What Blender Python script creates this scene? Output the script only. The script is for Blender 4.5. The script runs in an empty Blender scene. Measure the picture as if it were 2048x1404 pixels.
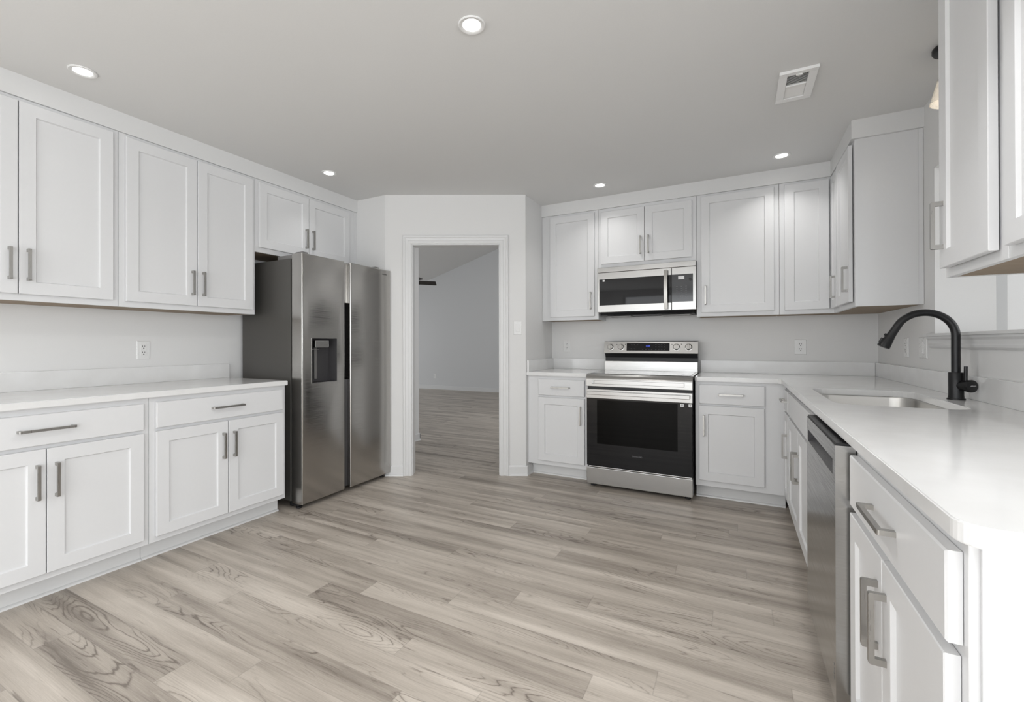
import bpy, bmesh, math, random
from mathutils import Vector, Matrix

random.seed(7)
SC = bpy.context.scene
COL = SC.collection

# ------------------------------------------------------------------ camera
CAM_F, CAM_CX, CAM_CY = 909.08, 986.73, 684.95      # pixels in the 2048 x 1404 frame
YAW, PITCH, ROLL, CAM_H = 0.49196, 0.00273, -0.00241, 1.1634
cd = bpy.data.cameras.new('camera')
cd.sensor_fit = 'HORIZONTAL'
cd.sensor_width = 36.0
cd.lens = CAM_F / 2048 * 36.0
cd.shift_x = (1024 - CAM_CX) / 2048
cd.shift_y = (CAM_CY - 702) / 2048
cd.clip_start = 0.05
cam = bpy.data.objects.new('camera', cd)
COL.objects.link(cam)
_r = Vector((math.cos(YAW), math.sin(YAW), 0))
_f = Vector((-math.sin(YAW), math.cos(YAW), 0))
_u = Vector((0, 0, 1))
_f, _u = _f * math.cos(PITCH) + _u * math.sin(PITCH), _u * math.cos(PITCH) - _f * math.sin(PITCH)
_r, _u = _r * math.cos(ROLL) + _u * math.sin(ROLL), _u * math.cos(ROLL) - _r * math.sin(ROLL)
_m = Matrix((_r, _u, -_f)).transposed().to_4x4()
_m.translation = (0, 0, CAM_H)
cam.matrix_world = _m
SC.camera = cam

# ------------------------------------------------------------------ world, daylight, fill lamps, exposure
w = bpy.data.worlds.new('overcast_sky')
SC.world = w
w.use_nodes = True
w.node_tree.nodes['Background'].inputs[0].default_value = (0.93, 0.965, 1.0, 1)
w.node_tree.nodes['Background'].inputs[1].default_value = 1.1


def area_light(name, loc, aim, sx, sy, power, col=(1, 1, 1)):
    ld = bpy.data.lights.new(name, 'AREA')
    ld.shape = 'RECTANGLE'
    ld.size, ld.size_y, ld.energy, ld.color = sx, sy, power, col
    o = bpy.data.objects.new(name, ld)
    COL.objects.link(o)
    o.location = loc
    o.rotation_euler = Vector(aim).to_track_quat('-Z', 'Y').to_euler()
    return o


area_light('daylight_rear', (0.25, -3.75, 1.24), (0, 1, 0.08), 5.5, 2.2, 50, (0.955, 0.98, 1.0))
area_light('daylight_east', (3.35, -1.5, 1.25), (-1, 0.1, 0.1), 3.0, 1.95, 62, (0.955, 0.98, 1.0))
area_light('daylight_rear_left', (-3.6, -2.3, 1.4), (1, 0.0, 0), 1.6, 1.7, 40, (0.98, 0.99, 1.0))
area_light('fill_living', (-1.30, 6.2, 1.7), (-1, -0.12, 0), 2.6, 2.2, 28, (0.985, 0.99, 1.0))  # added fill lamp brightening the living room, no window on this side
area_light('fill_side_room', (3.4, 2.3, 1.7), (-1, 0.5, 0), 1.8, 1.6, 9, (1, 1, 1))  # added fill lamp for the room beyond the opening, no window modelled



def overhead_fill(x, y, power, spread=85):
    """added bare fill lamps at ceiling height, out of view, without fixtures"""
    ld = bpy.data.lights.new('fill_light', 'AREA')
    ld.shape, ld.size, ld.energy, ld.color = 'DISK', 0.10, power, (0.985, 0.99, 1.0)
    ld.spread = math.radians(spread)
    o = bpy.data.objects.new('fill_light', ld)
    COL.objects.link(o)
    o.location = (x, y, 2.478)


overhead_fill(0.281, 1.30, 1.9)
for _y in (-1.3, -2.7):
    for _x in (-2.2, -0.962, 0.281, 1.7):
        overhead_fill(_x, _y, 5.4, 155)  # rows added to brighten the unseen part of the room

vs = SC.view_settings
vs.view_transform = 'Standard'
vs.look = 'None'
vs.exposure = 0.64
vs.gamma = 1.0
vs.use_curve_mapping = False
SC.display_settings.display_device = 'sRGB'


# ------------------------------------------------------------------ materials
def mat(name, col, rough=0.5, metal=0.0, spec=0.5):
    m = bpy.data.materials.new(name)
    m.use_nodes = True
    b = m.node_tree.nodes['Principled BSDF']
    b.inputs['Base Color'].default_value = (*col, 1)
    b.inputs['Roughness'].default_value = rough
    b.inputs['Metallic'].default_value = metal
    b.inputs['Specular IOR Level'].default_value = spec
    return m


def nodes(m):
    return m.node_tree.nodes, m.node_tree.links, m.node_tree.nodes['Principled BSDF']


def add_noise(m, scale, lo, hi, vec_scale=(1, 1, 1), detail=3, bump=0.0, col2=None, rough=None, coord='Object'):
    """mottle the colour between two tones with procedural noise, optional bump and roughness range"""
    N, L, b = nodes(m)
    tc = N.new('ShaderNodeTexCoord')
    mp = N.new('ShaderNodeMapping')
    mp.inputs['Scale'].default_value = vec_scale
    nz = N.new('ShaderNodeTexNoise')
    nz.inputs['Scale'].default_value = scale
    nz.inputs['Detail'].default_value = detail
    L.new(tc.outputs[coord], mp.inputs['Vector'])
    L.new(mp.outputs['Vector'], nz.inputs['Vector'])
    if col2 is not None:
        r = N.new('ShaderNodeValToRGB')
        r.color_ramp.elements[0].position = lo
        r.color_ramp.elements[1].position = hi
        r.color_ramp.elements[0].color = b.inputs['Base Color'].default_value[:]
        r.color_ramp.elements[1].color = (*col2, 1)
        L.new(nz.outputs['Fac'], r.inputs['Fac'])
        L.new(r.outputs['Color'], b.inputs['Base Color'])
    if rough is not None:
        mr = N.new('ShaderNodeMapRange')
        mr.inputs['From Min'].default_value = 0.3
        mr.inputs['From Max'].default_value = 0.7
        mr.inputs['To Min'].default_value = rough[0]
        mr.inputs['To Max'].default_value = rough[1]
        L.new(nz.outputs['Fac'], mr.inputs['Value'])
        L.new(mr.outputs['Result'], b.inputs['Roughness'])
    if bump:
        bp = N.new('ShaderNodeBump')
        bp.inputs['Strength'].default_value = bump
        bp.inputs['Distance'].default_value = 0.002
        L.new(nz.outputs['Fac'], bp.inputs['Height'])
        L.new(bp.outputs['Normal'], b.inputs['Normal'])
    return m


M = {}
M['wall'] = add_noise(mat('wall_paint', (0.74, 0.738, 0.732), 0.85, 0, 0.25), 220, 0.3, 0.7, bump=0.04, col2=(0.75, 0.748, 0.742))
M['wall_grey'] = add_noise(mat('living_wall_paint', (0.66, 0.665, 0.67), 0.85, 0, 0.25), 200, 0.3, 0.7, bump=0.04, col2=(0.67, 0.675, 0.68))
M['ceiling'] = add_noise(mat('ceiling_paint', (0.74, 0.741, 0.735), 0.9, 0, 0.2), 160, 0.3, 0.7, bump=0.05, col2=(0.75, 0.751, 0.745))
M['trim'] = add_noise(mat('trim_paint', (0.705, 0.706, 0.704), 0.35, 0, 0.5), 40, 0.3, 0.7, bump=0.02, col2=(0.712, 0.713, 0.711))
M['cab'] = add_noise(mat('cabinet_paint', (0.70, 0.703, 0.709), 0.33, 0, 0.5), 60, 0.3, 0.7, bump=0.015, col2=(0.706, 0.709, 0.715))
M['quartz'] = add_noise(mat('quartz_stone', (0.735, 0.732, 0.725), 0.13, 0, 0.5), 9, 0.35, 0.62, detail=9, col2=(0.765, 0.765, 0.76))
M['nickel'] = add_noise(mat('brushed_nickel', (0.40, 0.39, 0.372), 0.32, 1.0), 300, 0.3, 0.7, (1, 1, 0.05), rough=(0.26, 0.40))
M['steel'] = add_noise(mat('stainless_steel', (0.42, 0.414, 0.402), 0.22, 1.0), 260, 0.3, 0.7, (0.02, 0.02, 1), detail=2, rough=(0.19, 0.27), bump=0.006)
M['fridge_steel'] = add_noise(mat('fridge_steel', (0.46, 0.448, 0.43), 0.22, 1.0), 260, 0.3, 0.7, (0.02, 0.02, 1), detail=2, rough=(0.17, 0.25), bump=0.006)
M['sink_steel'] = add_noise(mat('sink_steel', (0.55, 0.54, 0.52), 0.3, 1.0), 200, 0.3, 0.7, (0.03, 0.03, 1), rough=(0.28, 0.36))
M['fridge_side'] = add_noise(mat('fridge_side_paint', (0.085, 0.081, 0.075), 0.42, 0.3), 350, 0.3, 0.7, bump=0.03, col2=(0.093, 0.089, 0.082))
M['black_glass'] = add_noise(mat('black_glass', (0.005, 0.005, 0.006), 0.03, 0, 0.32), 3, 0.3, 0.7, rough=(0.02, 0.04))
M['tinted_glass'] = add_noise(mat('oven_window_glass', (0.001, 0.001, 0.001), 0.03, 0, 0.12), 3, 0.3, 0.7, rough=(0.02, 0.04))
M['panel_glass'] = add_noise(mat('microwave_panel_glass', (0.03, 0.032, 0.036), 0.06, 0, 0.6), 3, 0.3, 0.7, rough=(0.05, 0.08))
M['black'] = add_noise(mat('black_plastic', (0.012, 0.012, 0.013), 0.4, 0, 0.4), 200, 0.3, 0.7, rough=(0.35, 0.5))
M['dark_grey'] = add_noise(mat('dark_grey_plastic', (0.055, 0.053, 0.056), 0.35, 0, 0.4), 200, 0.3, 0.7, rough=(0.3, 0.42))
M['mid_grey'] = add_noise(mat('grey_metal', (0.25, 0.245, 0.24), 0.4, 0.6), 200, 0.3, 0.7, rough=(0.33, 0.48))
M['faucet'] = add_noise(mat('matte_black_metal', (0.011, 0.011, 0.012), 0.36, 0.2, 0.45), 250, 0.3, 0.7, rough=(0.30, 0.42))
M['plate'] = add_noise(mat('white_plastic', (0.775, 0.775, 0.768), 0.3, 0, 0.5), 120, 0.3, 0.7, rough=(0.25, 0.35))
M['vent'] = add_noise(mat('vent_paint', (0.86, 0.86, 0.855), 0.4, 0, 0.5), 120, 0.3, 0.7, rough=(0.35, 0.45))
M['slot'] = add_noise(mat('dark_slot', (0.03, 0.03, 0.03), 0.7), 100, 0.3, 0.7, rough=(0.6, 0.8))
M['raw_wood'] = add_noise(mat('raw_plywood', (0.30, 0.235, 0.175), 0.7, 0, 0.2), 30, 0.3, 0.7, (1, 12, 12), detail=6, col2=(0.37, 0.30, 0.23))
M['print_white'] = mat('white_print', (0.75, 0.75, 0.75), 0.6)
M['print_grey'] = mat('grey_print', (0.16, 0.16, 0.165), 0.5)
M['print_dark'] = mat('dark_print', (0.14, 0.135, 0.13), 0.45)
M['fan'] = add_noise(mat('fan_blade_wood', (0.02, 0.019, 0.017), 0.45), 30, 0.3, 0.7, (1, 1, 1), col2=(0.03, 0.028, 0.025))
M['rubber'] = add_noise(mat('black_rubber', (0.015, 0.015, 0.015), 0.7), 200, 0.3, 0.7, rough=(0.6, 0.8))


def emit(name, col, s):
    m = bpy.data.materials.new(name)
    m.use_nodes = True
    N, L = m.node_tree.nodes, m.node_tree.links
    N.remove(N['Principled BSDF'])
    e = N.new('ShaderNodeEmission')
    e.inputs[0].default_value = (*col, 1)
    e.inputs[1].default_value = s
    L.new(e.outputs[0], N['Material Output'].inputs[0])
    return m


M['lens'] = emit('lamp_lens', (1.0, 0.985, 0.95), 6.0)
M['bulb'] = emit('lamp_bulb', (1.0, 0.86, 0.66), 3.0)
M['lcd_blue'] = emit('blue_display', (0.10, 0.16, 0.85), 0.9)


def make_glass():
    m = bpy.data.materials.new('seeded_glass')
    m.use_nodes = True
    N, L, b = nodes(m)
    b.inputs['Base Color'].default_value = (1, 0.985, 0.955, 1)
    b.inputs['Roughness'].default_value = 0.16
    b.inputs['IOR'].default_value = 1.3
    b.inputs['Transmission Weight'].default_value = 0.72
    tc = N.new('ShaderNodeTexCoord')
    v = N.new('ShaderNodeTexVoronoi')
    v.inputs['Scale'].default_value = 90
    bp = N.new('ShaderNodeBump')
    bp.inputs['Strength'].default_value = 0.5
    bp.inputs['Distance'].default_value = 0.003
    L.new(tc.outputs['Object'], v.inputs['Vector'])
    L.new(v.outputs['Distance'], bp.inputs['Height'])
    L.new(bp.outputs['Normal'], b.inputs['Normal'])
    return m


M['glass'] = make_glass()


def make_floor_mat():
    """vinyl planks: tone and seed come from a per-plank attribute, position inside the plank from the UV map (metres)"""
    m = bpy.data.materials.new('vinyl_plank')
    m.use_nodes = True
    N, L, b = nodes(m)

    def math_(op, a, c=None, d=None):
        n = N.new('ShaderNodeMath')
        n.operation = op
        for i, x in enumerate((a, c, d)):
            if x is None:
                continue
            if isinstance(x, (int, float)):
                n.inputs[i].default_value = x
            else:
                L.new(x, n.inputs[i])
        return n.outputs[0]

    uv = N.new('ShaderNodeUVMap')
    uv.uv_map = 'plank'
    at = N.new('ShaderNodeAttribute')
    at.attribute_name = 'plank_tone'
    sx = N.new('ShaderNodeSeparateXYZ')
    L.new(uv.outputs['UV'], sx.inputs[0])
    sc = N.new('ShaderNodeSeparateColor')
    L.new(at.outputs['Color'], sc.inputs[0])
    U, V = sx.outputs[0], sx.outputs[1]
    tone, seed, fig = sc.outputs[0], sc.outputs[1], sc.outputs[2]

    def coords(su, sv, k):
        c = N.new('ShaderNodeCombineXYZ')
        L.new(math_('MULTIPLY', U, su), c.inputs[0])
        L.new(math_('MULTIPLY', V, sv), c.inputs[1])
        L.new(math_('MULTIPLY', seed, k), c.inputs[2])
        return c.outputs[0]

    def noise(vec, scale, detail=3, dist=0.0):
        n = N.new('ShaderNodeTexNoise')
        n.inputs['Scale'].default_value = scale
        n.inputs['Detail'].default_value = detail
        n.inputs['Distortion'].default_value = dist
        L.new(vec, n.inputs['Vector'])
        return n.outputs['Fac']

    # cathedral figure: contour lines of a smooth field stretched along the plank
    field = noise(coords(1.25, 7.0, 61.0), 1.0, 1.2)
    field2 = noise(coords(6.0, 42.0, 33.0), 1.0, 2)
    f = math_('ADD', math_('MULTIPLY', field, 24.0), math_('MULTIPLY', field2, 1.3))
    saw = math_('FRACT', f)
    line = math_('POWER', math_('SUBTRACT', 1.0, math_('ABSOLUTE', math_('SUBTRACT', math_('MULTIPLY', saw, 2.0), 1.0))), 6.0)
    mask = N.new('ShaderNodeMapRange')
    mask.inputs['From Min'].default_value = 0.46
    mask.inputs['From Max'].default_value = 0.64
    L.new(noise(coords(1.6, 8.0, 91.0), 1.0, 2), mask.inputs['Value'])
    line = math_('MULTIPLY', math_('MULTIPLY', line, mask.outputs[0]), fig)
    # fine straight grain, short dark pores, broad streaks
    grain = noise(coords(7.0, 300.0, 17.0), 1.0, 5)
    speck = noise(coords(45.0, 420.0, 11.0), 1.0, 3)
    fleck = N.new('ShaderNodeMapRange')
    fleck.inputs['From Min'].default_value = 0.66
    fleck.inputs['From Max'].default_value = 0.78
    L.new(noise(coords(6.0, 85.0, 47.0), 1.0, 2, 0.4), fleck.inputs['Value'])
    streak = noise(coords(0.9, 14.0, 23.0), 1.0, 3)
    cloud = noise(coords(1.6, 5.0, 71.0), 1.0, 2)
    # value: 0 dark .. 1 light
    val = math_('ADD', math_('MULTIPLY', tone, 0.55), 0.26)
    val = math_('ADD', val, math_('MULTIPLY', math_('SUBTRACT', streak, 0.5), 1.45))
    val = math_('ADD', val, math_('MULTIPLY', math_('SUBTRACT', cloud, 0.5), 0.55))
    val = math_('ADD', val, math_('MULTIPLY', math_('SUBTRACT', grain, 0.5), 0.50))
    val = math_('ADD', val, math_('MULTIPLY', math_('SUBTRACT', speck, 0.5), 0.22))
    val = math_('SUBTRACT', val, math_('MULTIPLY', line, 0.85))
    val = math_('SUBTRACT', val, math_('MULTIPLY', fleck.outputs[0], 0.42))
    ramp = N.new('ShaderNodeValToRGB')
    e = ramp.color_ramp.elements
    e[0].position, e[0].color = 0.0, (0.182, 0.154, 0.129, 1)
    e[1].position, e[1].color = 1.0, (0.615, 0.556, 0.490, 1)
    k = e.new(0.5)
    k.color = (0.408, 0.361, 0.311, 1)
    L.new(val, ramp.inputs['Fac'])
    # seams
    def edge(c, ln, wd):
        d = math_('MINIMUM', c, math_('SUBTRACT', ln, c))
        mr = N.new('ShaderNodeMapRange')
        mr.inputs['From Min'].default_value = 0.0
        mr.inputs['From Max'].default_value = wd
        mr.inputs['To Min'].default_value = 0.80
        mr.inputs['To Max'].default_value = 1.0
        L.new(d, mr.inputs['Value'])
        return mr.outputs[0]
    seam = math_('MULTIPLY', edge(U, PLANK_L, 0.003), edge(V, PLANK_W, 0.0022))
    mx = N.new('ShaderNodeMix')
    mx.data_type = 'RGBA'
    mx.blend_type = 'MULTIPLY'
    mx.inputs['Factor'].default_value = 1.0
    L.new(ramp.outputs['Color'], mx.inputs[6])
    cb = N.new('ShaderNodeCombineColor')
    for i in range(3):
        L.new(seam, cb.inputs[i])
    L.new(cb.outputs[0], mx.inputs[7])
    L.new(mx.outputs[2], b.inputs['Base Color'])
    rr = N.new('ShaderNodeMapRange')
    rr.inputs['To Min'].default_value = 0.34
    rr.inputs['To Max'].default_value = 0.46
    L.new(grain, rr.inputs['Value'])
    L.new(rr.outputs[0], b.inputs['Roughness'])
    b.inputs['Specular IOR Level'].default_value = 0.45
    bp = N.new('ShaderNodeBump')
    bp.inputs['Strength'].default_value = 0.15
    bp.inputs['Distance'].default_value = 0.001
    L.new(math_('MULTIPLY', seam, 1.0), bp.inputs['Height'])
    L.new(bp.outputs['Normal'], b.inputs['Normal'])
    return m


PLANK_L, PLANK_W = 1.305, 0.1246


# ------------------------------------------------------------------ building helpers
class Frame:
    """a = along the run, d = out of the front plane, z = up  ->  world"""
    def __init__(self, o, ta, td):
        self.o, self.ta, self.td = Vector(o), Vector(ta), Vector(td)

    def __call__(self, a, d, z):
        return self.o + self.ta * a + self.td * d + Vector((0, 0, z))


WORLD = Frame((0, 0, 0), (1, 0, 0), (0, 1, 0))


def left(x):
    return Frame((x, 0, 0), (0, 1, 0), (1, 0, 0))


def back(y):
    return Frame((0, y, 0), (1, 0, 0), (0, -1, 0))


def right(x):
    return Frame((x, 0, 0), (0, 1, 0), (-1, 0, 0))


def tag(o, label=None, cat=None, group=None, kind=None):
    if label: o['label'] = label
    if cat: o['category'] = cat
    if group: o['group'] = group
    if kind: o['kind'] = kind
    return o


def thing(name, loc, label, cat, group=None):
    o = bpy.data.objects.new(name, None)
    o.empty_display_size = 0.1
    o.location = loc
    COL.objects.link(o)
    tag(o, label, cat, group)
    o['_org'] = list(loc)
    return o


def org(o):
    while o is not None:
        if '_org' in o:
            return Vector(o['_org'])
        o = o.parent
    return Vector((0, 0, 0))


def obj(name, bm, m, parent=None, smooth=False, origin=None, label=None):
    bmesh.ops.recalc_face_normals(bm, faces=bm.faces)
    o0 = org(parent) if parent is not None else Vector(origin or (0, 0, 0))
    bmesh.ops.translate(bm, vec=-o0, verts=bm.verts)
    me = bpy.data.meshes.new(name)
    bm.to_mesh(me)
    bm.free()
    me.materials.append(m)
    if smooth:
        for p in me.polygons:
            p.use_smooth = True
        try:
            me.set_sharp_from_angle(angle=math.radians(38))
        except Exception:
            pass
    o = bpy.data.objects.new(name, me)
    COL.objects.link(o)
    if parent is not None:
        o.parent = parent
    else:
        o.location = o0
        o['_org'] = list(o0)
    if label: o['label'] = label
    return o


def struct(name, bm, m, smooth=False):
    o = obj(name, bm, m, smooth=smooth)
    o['kind'] = 'structure'
    return o


def box(bm, F, a0, a1, d0, d1, z0, z1, bev=0.0, seg=2):
    vs_ = [bm.verts.new(F(a, d, z)) for a in (a0, a1) for d in (d0, d1) for z in (z0, z1)]
    q = [(0, 1, 3, 2), (4, 6, 7, 5), (0, 4, 5, 1), (2, 3, 7, 6), (0, 2, 6, 4), (1, 5, 7, 3)]
    fs = [bm.faces.new([vs_[i] for i in f]) for f in q]
    bmesh.ops.recalc_face_normals(bm, faces=fs)
    if bev:
        ed = list({e for f in fs for e in f.edges})
        bmesh.ops.bevel(bm, geom=ed, offset=bev, segments=seg, affect='EDGES', profile=0.6)
    return bm


def B(F, *a, **k):
    bm = bmesh.new()
    return box(bm, F, *a, **k)


def rect_loops(bm, F, a0, a1, z0, z1, loops, close_back=True):
    """nested rectangles (inset, depth) lofted into a panel"""
    prev = None
    first = None
    for (i, d) in loops:
        lp = [bm.verts.new(F(a, d, z)) for a, z in ((a0 + i, z0 + i), (a1 - i, z0 + i), (a1 - i, z1 - i), (a0 + i, z1 - i))]
        if prev:
            for j in range(4):
                bm.faces.new((prev[j], prev[(j + 1) % 4], lp[(j + 1) % 4], lp[j]))
        else:
            first = lp
        prev = lp
    bm.faces.new(prev)
    if close_back:
        bm.faces.new(first[::-1])
    return bm


def prism(bm, pts, vec):
    """closed polygon extruded along vec"""
    a = [bm.verts.new(p) for p in pts]
    b = [bm.verts.new(Vector(p) + Vector(vec)) for p in pts]
    n = len(a)
    bm.faces.new(a)
    bm.faces.new(b[::-1])
    for i in range(n):
        bm.faces.new((a[i], a[(i + 1) % n], b[(i + 1) % n], b[i]))
    return bm


def ring(bm, c, ax, r, n=32, ry=None):
    ax = Vector(ax).normalized()
    t = Vector((0, 0, 1)) if abs(ax.z) < 0.9 else Vector((1, 0, 0))
    u = ax.cross(t).normalized()
    v = ax.cross(u)
    ry = r if ry is None else ry
    return [bm.verts.new(Vector(c) + u * (r * math.cos(2 * math.pi * i / n)) + v * (ry * math.sin(2 * math.pi * i / n))) for i in range(n)]


def lathe(bm, base, ax, prof, n=32, cap0=True, cap1=True):
    """prof = (radius, distance along axis)"""
    ax = Vector(ax).normalized()
    prev = first = None
    for r, h in prof:
        lp = ring(bm, Vector(base) + ax * h, ax, max(r, 1e-5), n)
        if prev:
            for j in range(n):
                bm.faces.new((prev[j], prev[(j + 1) % n], lp[(j + 1) % n], lp[j]))
        else:
            first = lp
        prev = lp
    if cap0: bm.faces.new(first[::-1])
    if cap1: bm.faces.new(prev)
    return bm


def tube(bm, pts, rad, n=20, caps=True):
    """round tube along a polyline; rad is a number or one per point"""
    pts = [Vector(p) for p in pts]
    rads = rad if isinstance(rad, (list, tuple)) else [rad] * len(pts)
    t0 = (pts[1] - pts[0]).normalized()
    ref = Vector((0, 1, 0)) if abs(t0.y) < 0.9 else Vector((1, 0, 0))
    u = t0.cross(ref).normalized()
    prev = first = None
    for i, p in enumerate(pts):
        t = (pts[min(i + 1, len(pts) - 1)] - pts[max(i - 1, 0)]).normalized()
        u = (u - t * u.dot(t)).normalized()
        v = t.cross(u)
        lp = [bm.verts.new(p + (u * math.cos(2 * math.pi * k / n) + v * math.sin(2 * math.pi * k / n)) * rads[i]) for k in range(n)]
        if prev:
            for j in range(n):
                bm.faces.new((prev[j], prev[(j + 1) % n], lp[(j + 1) % n], lp[j]))
        else:
            first = lp
        prev = lp
    if caps:
        bm.faces.new(first[::-1])
        bm.faces.new(prev)
    return bm


def text_bm(F, s, a, d, z, h, depth=0.0006, flip=False, align='CENTER'):
    """lettering as mesh standing on the front plane of frame F"""
    cu = bpy.data.curves.new('t', 'FONT')
    cu.body = s
    cu.size = h * 1.4
    cu.align_x = align
    cu.align_y = 'CENTER'
    cu.extrude = depth
    cu.resolution_u = 3
    ob = bpy.data.objects.new('t', cu)
    COL.objects.link(ob)
    dg = bpy.context.evaluated_depsgraph_get()
    dg.update()
    me = bpy.data.meshes.new_from_object(ob.evaluated_get(dg))
    bpy.data.objects.remove(ob)
    bpy.data.curves.remove(cu)
    bm = bmesh.new()
    bm.from_mesh(me)
    bpy.data.meshes.remove(me)
    sg = -1 if flip else 1
    for v in bm.verts:
        x, y, zz = v.co
        v.co = F(a + sg * x, d + zz, z + y)
    return bm


# ------------------------------------------------------------------ cabinet pieces
def handle(parent, F, a, z, L=0.155, vertical=True, d0=0.0, name='handle', wd=0.011):
    D, t, lg, r = 0.031, 0.0105, 0.0145, 0.0045
    prof = [(0, 0), (0, D - r)]
    prof += [(r - r * math.cos(q), D - r + r * math.sin(q)) for q in (math.pi / 6, math.pi / 3)] + [(r, D)]
    prof += [(L - r, D)] + [(L - r + r * math.sin(q), D - r + r * math.cos(q)) for q in (math.pi / 6, math.pi / 3)] + [(L, D - r), (L, 0)]
    prof += [(L - lg, 0), (L - lg, D - t), (lg, D - t), (lg, 0)]
    bm = bmesh.new()
    if vertical:
        pts = [F(a - wd / 2, d0 + p[1], z - L / 2 + p[0]) for p in prof]
        prism(bm, pts, F.ta * wd)
    else:
        pts = [F(a - L / 2 + p[0], d0 + p[1], z - wd / 2) for p in prof]
        prism(bm, pts, Vector((0, 0, wd)))
    return obj(name, bm, M['nickel'], parent, label='brushed nickel bar handle')


DT = 0.020      # door thickness


def shaker(parent, F, a0, a1, z0, z1, d0=0.001, hinge=None, hz=None, rail=0.0615, ajar=0.0):
    """recessed panel door; hz = centre height of the handle, hinge = side the handle is NOT on"""
    bm = bmesh.new()
    s = d0 + ajar
    rect_loops(bm, F, a0, a1, z0, z1, [(0, s), (0, s + DT - 0.002), (0.002, s + DT), (rail - 0.0015, s + DT), (rail + 0.003, s + DT - 0.009)])
    o = obj('door', bm, M['cab'], parent)
    if hz is not None:
        ha = a0 + 0.031 if hinge == 'hi' else a1 - 0.031
        handle(o, F, ha, hz, d0=s + DT)
    return o


def drawer(parent, F, a0, a1, z0, z1, d0=0.001, h=True, name='drawer', L=0.195):
    bm = bmesh.new()
    rect_loops(bm, F, a0, a1, z0, z1, [(0, d0), (0, d0 + DT - 0.003), (0.003, d0 + DT)])
    o = obj(name, bm, M['cab'], parent)
    if h:
        handle(o, F, (a0 + a1) / 2, (z0 + z1) / 2 + 0.002, L=L, vertical=False, d0=d0 + DT)
    return o


def upper(name, F, a0, a1, z0, z1, depth, label, end_lo=False, end_hi=False):
    t = thing(name, F((a0 + a1) / 2, -depth / 2, z0), label, 'cabinet')
    bm = bmesh.new()
    box(bm, F, a0 + 0.001, a1 - 0.001, -depth, -0.019, z0 + 0.006, z1)           # box
    box(bm, F, a0 + 0.001, a1 - 0.001, -0.019, 0, z0, z1, 0.0008, 1)               # face frame, hangs a little lower
    if end_lo: box(bm, F, a0 + 0.001, a0 + 0.014, -depth, -0.019, z0, z0 + 0.0059)
    if end_hi: box(bm, F, a1 - 0.014, a1 - 0.001, -depth, -0.019, z0, z0 + 0.0059)
    obj('body', bm, M['cab'], t)
    bm = bmesh.new()
    lo, hi = a0 + (0.0145 if end_lo else 0.002), a1 - (0.0145 if end_hi else 0.002)
    box(bm, F, lo, hi, -depth + 0.001, -0.0195, z0 + 0.0015, z0 + 0.0055)
    obj('underside', bm, M['raw_wood'], t, label='raw tan plywood underside')
    return t


def base(name, F, a0, a1, depth, label, z1=0.882, toe=True, toe0=None, toe1=None):
    t = thing(name, F((a0 + a1) / 2, -depth / 2, 0), label, 'cabinet')
    bm = B(F, a0 + 0.001, a1 - 0.001, -depth, 0, 0.105, z1, bev=0.001, seg=1)
    obj('body', bm, M['cab'], t)
    if toe:
        bm = bmesh.new()
        x0, x1 = (a0 + 0.001 if toe0 is None else toe0), (a1 - 0.001 if toe1 is None else toe1)
        box(bm, F, x0, x1, -depth, -0.088, 0, 0.1045)
        prism(bm, [F(x0, -0.0879, 0), F(x0, -0.0745, 0), F(x0, -0.076, 0.008), F(x0, -0.083, 0.0125), F(x0, -0.0879, 0.013)], F.ta * (x1 - x0))
        obj('toe_kick', bm, M['trim'], t)
    return t


# ------------------------------------------------------------------ key planes
XL, YB, XR = -3.40, 4.338, 0.927           # wall faces
ZC = 2.482                                 # ceiling
T0, TA, TD = Vector((-2.743, 3.093, 0)), Vector((0.882, 0.472, 0)).normalized(), Vector((0.472, -0.882, 0)).normalized()
DG = Frame(T0, TA, TD)                     # doorway wall, a from 0 to DGL
DGL = 1.2426
XS = -1.647                                # stub wall face beside the small counter

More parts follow.
